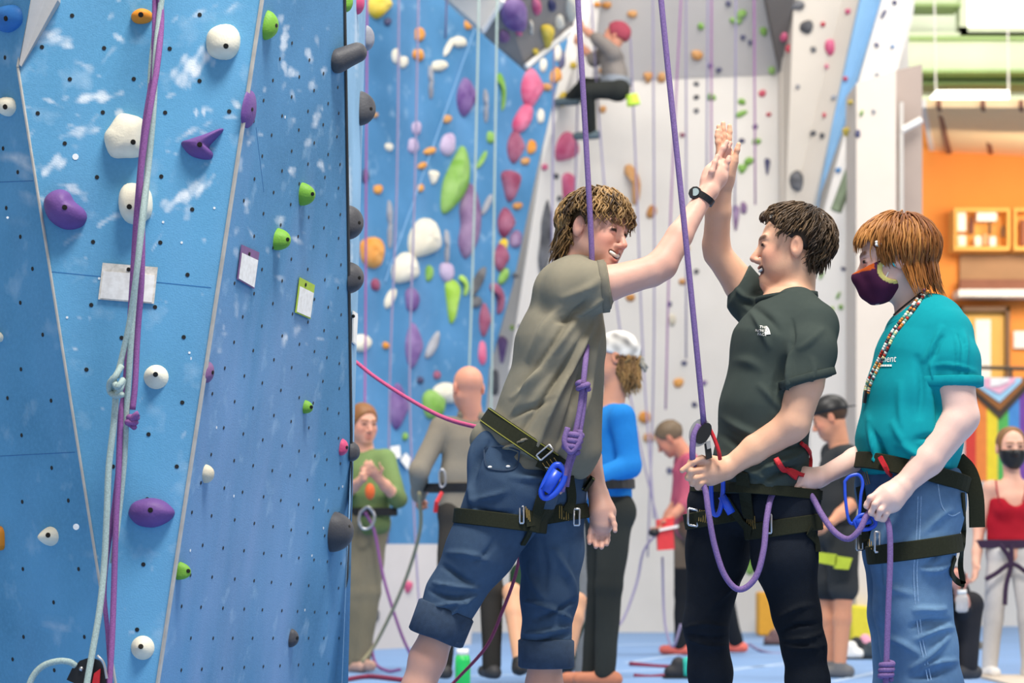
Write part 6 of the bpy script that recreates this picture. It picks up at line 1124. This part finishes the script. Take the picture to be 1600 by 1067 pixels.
t, H, B, sh = figure('person in bright blue sweater and patterned headscarf behind the grey T-shirt wearer', 11.4, dict(head=(962, 558), sl=(972, 652, -.17), sr=(938, 645, .2), el=(985, 728, -.2), wl=(915, 752, -.25), er=(925, 725, .2), wr=(900, 750, .1), hl=(962, 800, -.08), hr=(942, 800, .09), kl=(952, 915, -.08), kr=(938, 918, .1), al=(945, 1050, -.05), ar=(925, 1050, .12)), ('#1f74c0', '#2c86d2'), ('#2a2c2a', '#3a3c38'), '#dda080', 2, 1.0, (-.95, .2, .02), hs=1.03, shoes='#c07858')
obj('harness', *band(bvh(sh), P(955, 758, 11.4), (-.05, 0, 1), .05, .008, .3, 32, outer=True), 'plastic_black', t)
v, q = hair_cap(H, [((.06, 0, .05), (1, 0, -.5)), ((.0, 0, .01), (.25, 0, -1))], .01, .006, .002); sc_ = obj('headscarf', v, q, 'cloth_v', t, True, noisecol(v, '#2c2c34', '#efebe4', 75, 9, .22)); obj('scarf_knot', *merge(sphere(H.w(-.118, 0, -.01), .022, nu=8, nv=6), tube([H.w(-.12, .01, -.02), H.w(-.15, .02, -.07)], [.016, .008], 6), tube([H.w(-.12, -.01, -.02), H.w(-.15, -.03, -.05)], [.016, .008], 6)), mat('scarf_grey', '#8a8880', .9, .4, 60), sc_, True)
lv, lf, lc = locks(H, scalp(420, lambda p: p[0] < -.015 and -.06 < p[2] < .01, 41), lambda p: np.array([-.25, 0, -1.]), 12, .0095, .0034, .010, ('#6a4a2a', '#b08a54'), 42, free=-.04, lift=.12); obj('hair', lv, lf, 'hairm', t, True, lc)
tb_ = bvh(sh); patch_px([(931, 634), (939, 634), (938, 640), (930, 640)], tb_, 'paper', t, 'chest_logo', 11.3)
t, H, B, sh = figure('grey haired person in pink shirt bending over the red anchor box', 16.5, dict(head=(1046, 684), sl=(1080, 722, -.17), sr=(1068, 718, .17), el=(1072, 785, -.2), wl=(1045, 812, -.25), er=(1060, 780, .2), wr=(1038, 815, .15), hl=(1082, 822, -.08), hr=(1072, 822, .08), kl=(1130, 925, -.05), kr=(1068, 928, .06), al=(1150, 1004, .1), ar=(1064, 1008, .06)), ('#b0506a', '#c8687a'), ('#6e6052', '#7c6e5e'), '#c88a70', 1.1, 1.0, (-.72, .25, -.5), (-.5, .0, .8), hair='short', hcol='#6e5c48', shoes='#d8685a', lower=(.62, '#26282c'))
obj('harness', *band(bvh(sh), P(1078, 800, 16.5), (0, 0, 1), .06, .008, .3, 32, outer=True), flat_mat('harness_maroon', '#a04058'), t)
t, H, B, sh = figure('person in black backward cap, dark shirt and shorts between the two near belayers', 13.7, dict(head=(1296, 652), sl=(1325, 712, -.16), sr=(1300, 708, .18), el=(1338, 780, -.2), wl=(1300, 815, -.3), er=(1300, 770, .2), wr=(1280, 800, .1), hl=(1316, 835, -.08), hr=(1300, 835, .08), kl=(1318, 935, -.08), kr=(1290, 935, .08), al=(1312, 1040, -.1), ar=(1298, 1036, .1)), ('#36383a', '#424446'), ('#343638', '#404244'), '#d89a78', 1.0, .42, (-.9, .2, -.35), (-.3, 0, .95), hair='short', hcol='#4a3524', shoes='#6a6a6c', thin=1.05)
v, q = hair_cap(H, [((.0, 0, .03), (.15, 0, -1))], .014, .007, .001); cp = obj('cap', v, q, 'plastic_black', t, True); obj('cap_brim', *prism([H.w(-.1, .055, .028), H.w(-.15, .045, .018), H.w(-.172, 0, .012), H.w(-.15, -.045, .018), H.w(-.1, -.055, .028)], -.008 * H.R[2]), 'plastic_black', cp)
hb_ = obj('hip_belt', *band(bvh(sh), P(1312, 822, 13.7), (.1, 0, 1), .05, .01, .3, 32, outer=True), 'plastic_black', t); 
for a in ([(1276, 862), (1308, 866), (1306, 884), (1274, 878)], [(1306, 868), (1332, 872), (1326, 890), (1304, 888)]): obj('lime_pouch', *prism([P(x, y, 13.42) for x, y in a], (0, .05, 0)), flat_mat('lime_fabric', '#b8c83a', .8), hb_)
t, H, B, sh = figure('person in red camisole, black mask and pale grey leggings at the right edge', 13.6, dict(head=(1580, 699), sl=(1616, 762), sr=(1548, 762), er=(1530, 825, .05), wr=(1525, 880, -.05), el=(1632, 825), wl=(1640, 880), hl=(1597, 862), hr=(1563, 862), kl=(1606, 965, -.03), kr=(1552, 965), al=(1608, 1052), ar=(1546, 1052)), ('#a81c2c', '#bc2836'), ('#bdb8b4', '#d6d2ce'), '#e6b49c', 0, 1.0, (0.05, -1, 0), hair='long', hcol='#7a5a3a', thin=.86, lowcut=.06, bare_waist=.22, topname='camisole', legname='leggings', shoes='#e0dcd8')
F = SDF(); head_prims(F, H, 'shut'); F.ops = [o for o in F.ops if o[0] == 0]; F.disp = lambda X, Y, Z: -.006 + 0 * (X + Y + Z); F.cut(half(H.w(.05, 0, -.022), H.R[2]), .004).cut(half(H.w(.012, 0, 0), -H.R[0]), .004); v, q = F.mesh(.007, box=(H.o - .15, H.o + .15)); obj('face_mask', v, q, 'plastic_black', t, True)
for s in (-1, 1): obj('shoulder_strap', *tube([P(1580 + s * 24, 750, 13.49), P(1580 + s * 22, 768, 13.47), P(1580 + s * 18, 785, 13.48)], .005, 6), flat_mat('strap_red', '#a81c2c', .9), t)
hv = band(bvh(B.mesh(.016)), P(1580, 850, 13.6), (0, 0, 1), .05, .01, .3, 32, outer=True); hn = obj('harness', *hv, flat_mat('harness_plum', '#33203c', .8), t)
for a in ([(1540, 905), (1556, 896), (1572, 884), (1580, 880)], [(1622, 905), (1606, 896), (1590, 884), (1580, 880)], [(1580, 850), (1580, 882), (1572, 915), (1570, 945)], [(1562, 850), (1574, 866), (1580, 880)]): obj('leg_loop', *tube(catmull([P(x, y, 13.46) for x, y in a], 4), .014, 6), 'harness_plum', hn)
t, H, B, sh = figure('climber in grey top and maroon beanie high on the cream back wall', 19.75, dict(head=(962, 56), sl=(958, 82, -.14), sr=(950, 78, .14), el=(934, 62, -.1), wl=(912, 46, .1), er=(928, 94, .15), wr=(908, 72, .25), hl=(966, 140, -.1), hr=(962, 138, .1), kl=(918, 142, -.1), kr=(914, 134, .15), al=(923, 205, .1), ar=(892, 152, .25)), ('#77706c', '#8a837e'), ('#2c2e2c', '#363836'), '#cf967c', 1.2, 1.0, (-.85, .3, .25), (.3, 0, .95), shoes='#5a6a70')
v, q = hair_cap(H, [((.06, 0, .045), (1, 0, -.6)), ((0, 0, -.02), (.1, 0, -1))], .014, .008, .003); obj('beanie', v, q, flat_mat('beanie_maroon', '#9a4050', .9), t, True); obj('chalk_bag', *tube([P(987, 148, 19.6), P(990, 164, 19.6)], [.05, .06], 10), flat_mat('chalk_lime', '#c4e84a', .7), t)
hn = obj('harness', *band(bvh(sh), P(964, 128, 19.75), (.1, 0, 1), .06, .01, .3, 32, outer=True), flat_mat('belt_grey', '#8a9098', .8), t)
t, H, B, sh = figure('person in dark green shorts sitting on the mat behind the rolled trousers', 12.9, dict(head=(850, 838), sl=(885, 898), sr=(815, 898), el=(895, 960, -.1), wl=(885, 1000, -.25), er=(806, 955, -.1), wr=(812, 1000, -.25), hl=(870, 1025), hr=(835, 1025), kl=(902, 940, -.3), kr=(800, 925, -.3), al=(886, 1030, -.5), ar=(812, 1034, -.5)), ('#2c4a38', '#35553f'), ('#2a3a30', '#324438'), '#e0aa84', .4, .3, (0, -1, 0), hair='short', shoes='#222224')
t, H, B, sh = figure('person in dark clothes crouching behind the blue jeans', 12.2, dict(head=(1458, 838), sl=(1490, 905, -.15), sr=(1440, 905, .1), el=(1510, 960, -.2), wl=(1500, 925, -.35), er=(1430, 960), wr=(1440, 1000), hl=(1480, 1020, -.08), hr=(1450, 1020, .08), kl=(1516, 945, -.2), kr=(1470, 950, -.2), al=(1512, 1040, -.2), ar=(1475, 1050, -.2)), ('#2e2e32', '#38383c'), ('#2a2a2e', '#343438'), '#d89884', 1.3, 1.0, (-.8, -.5, 0), hair='short', shoes='#3a3a3e')
t, H, B, sh = figure('person in blue sitting behind the mezzanine railing', 24.0, dict(head=(1335, 540), sl=(1348, 562), sr=(1322, 562), el=(1352, 580, -.1), wl=(1342, 592, -.2), er=(1318, 580, -.1), wr=(1330, 592, -.2), hl=(1342, 598), hr=(1328, 598), kl=(1346, 600, -.4), kr=(1324, 600, -.4), al=(1346, 640, -.4), ar=(1324, 640, -.4)), ('#3f78b8', '#4f88c4'), ('#4a5a70', '#566880'), '#c89078', 1.2, 1.0, (0, -1, 0), hair='short', h=.018)

# ------------------------------------------------------------------ small things on the mats
t = thing('water_bottle', 'bright green bottle with white cap standing on the mat behind the rolled trousers', 'bottle', (P(723, 1052, 12.3)[0], 12.3, 0)); bx = P(723, 900, 12.3)[0]
obj('bottle_body', *tube([(bx, 12.3, .0), (bx, 12.3, .01), (bx, 12.3, .16), (bx, 12.3, .19)], [.036, .041, .041, .036], 16), 'green_plastic', t, True); obj('bottle_cap', *tube([(bx, 12.3, .19), (bx, 12.3, .225)], .032, 14), 'paper', t, True)
t = thing('anchor_box', 'red anchor box hanging on ropes in front of the pink shirted person', 'anchor', P(1040, 860, 16.2)); obj('box_body', *prism([P(x, y, 16.2) for x, y in ((1026, 812), (1054, 808), (1052, 828), (1054, 858), (1028, 860))], (0, .12, 0)), flat_mat('anchor_red', '#d8383c', .6), t); obj('box_clip', *sphere(P(1022, 832, 16.2), (.04, .03, .03), nu=10, nv=8), 'plastic_black', t, True); obj('box_strap', *prism([P(x, y, 16.18) for x, y in ((1030, 826), (1060, 820), (1060, 824), (1030, 830))], (0, .02, 0)), 'paper', t)
t = thing('water_bottle', 'small clear bottle hanging by a black strap behind the blue jeans', 'bottle', P(1504, 955, 11.8)); cb = P(1503, 940, 11.8)
obj('bottle_body', *tube([cb + IZ * a for a in (-.055, -.045, .02, .04)], [.02, .032, .032, .022], 14), mat('clear_plastic', '#e8e4e0', .15, .02, 20, trans=.5), t, True); obj('bottle_cap', *tube([cb + IZ * .04, cb + IZ * .062], .024, 12), 'paper', t, True); obj('bottle_strap', *tube([cb + IZ * .06, cb + IZ * .12 + IX * .004, P(1500, 905, 11.82)], .008, 6), 'plastic_black', t)
sc_ = [('#24262a', 'black', 1338, 1022, 16.4, 1, .1), ('#e8a0b4', 'pink', 1352, 1017, 16.8, .8, -.4), ('#6ad0b0', 'mint green', 1372, 1022, 16.5, 1, .2), ('#38424a', 'slate', 1362, 1030, 15.8, .9, -.2), ('#f0ece6', 'white', 1330, 1030, 15.9, -.9, .2), ('#3a90c4', 'blue', 1345, 998, 18.5, .9, .3), ('#2c2c30', 'dark', 1060, 1060, 13.4, 1, .2), ('#2ab0a0', 'teal', 1074, 1060, 13.4, .7, -.7), ('#6a5050', 'brown', 1210, 1008, 17.6, 1, 0)]
for c, n, x, y, Y, fx, fy in sc_:
    p = P(x, 900, .75 * FPX / max(y - HY, 1)); F = SDF(); p[2] = 0.06; shoe(F, p, (fx, fy), .95); v, q = F.mesh(.012); t = thing('climbing_shoe', '%s climbing shoe lying on the blue mat%s' % (n, ' beside the black jeans' if x < 1300 else ' near the bare legs'), 'shoe', (p[0], p[1], 0), 'shoes on the mat'); obj('upper', v, q, flat_mat('shoe_m' + c, c, .7), t, True); d = nrm([fx, fy, 0]); obj('sole', *ribbon([p * [1, 1, 0] - d * .09 + IZ * .002, p * [1, 1, 0] + d * .04 + IZ * .002, p * [1, 1, 0] + d * .17 + IZ * .002], [IZ] * 3, [.06, .085, .06], .012), 'rubber', t)
for (pts, Y, c, n, l) in [([(908, 760), (934, 760), (930, 860), (922, 1061), (898, 1061), (903, 950), (907, 860)], 13.42, '#7c8084', 'foam_post', 'unidentified grey shape built as a post behind the hanging hand'), ([(1186, 925), (1212, 925), (1212, 993.5), (1186, 993.5)], 20.2, '#e8a83a', 'foam_block', 'orange yellow foam block behind the black jeans'), ([(1330, 945), (1364, 948), (1364, 1003), (1330, 1003)], 18.8, '#d8c83a', 'foam_block', 'yellow foam strip near the bare legs'), ([(1540, 1003), (1500, 1003), (1492, 1016), (1535, 1020)], 17.5, '#6a6660', 'equipment_bag', 'flat grey bag on the floor near the pale leggings')]:  # the grey post is a stand-in for an unidentified grey shape
    v, f = prism([P(x, y, Y) for x, y in pts], (0, .3, 0)); o = obj(n, v, f, flat_mat('m_' + c, c, .8)); tag(o, l, 'grey post' if 'post' in n else 'foam block' if 'foam' in n else 'bag'); b_ = o.modifiers.new('round', 'BEVEL'); b_.width = .02; b_.segments = 2
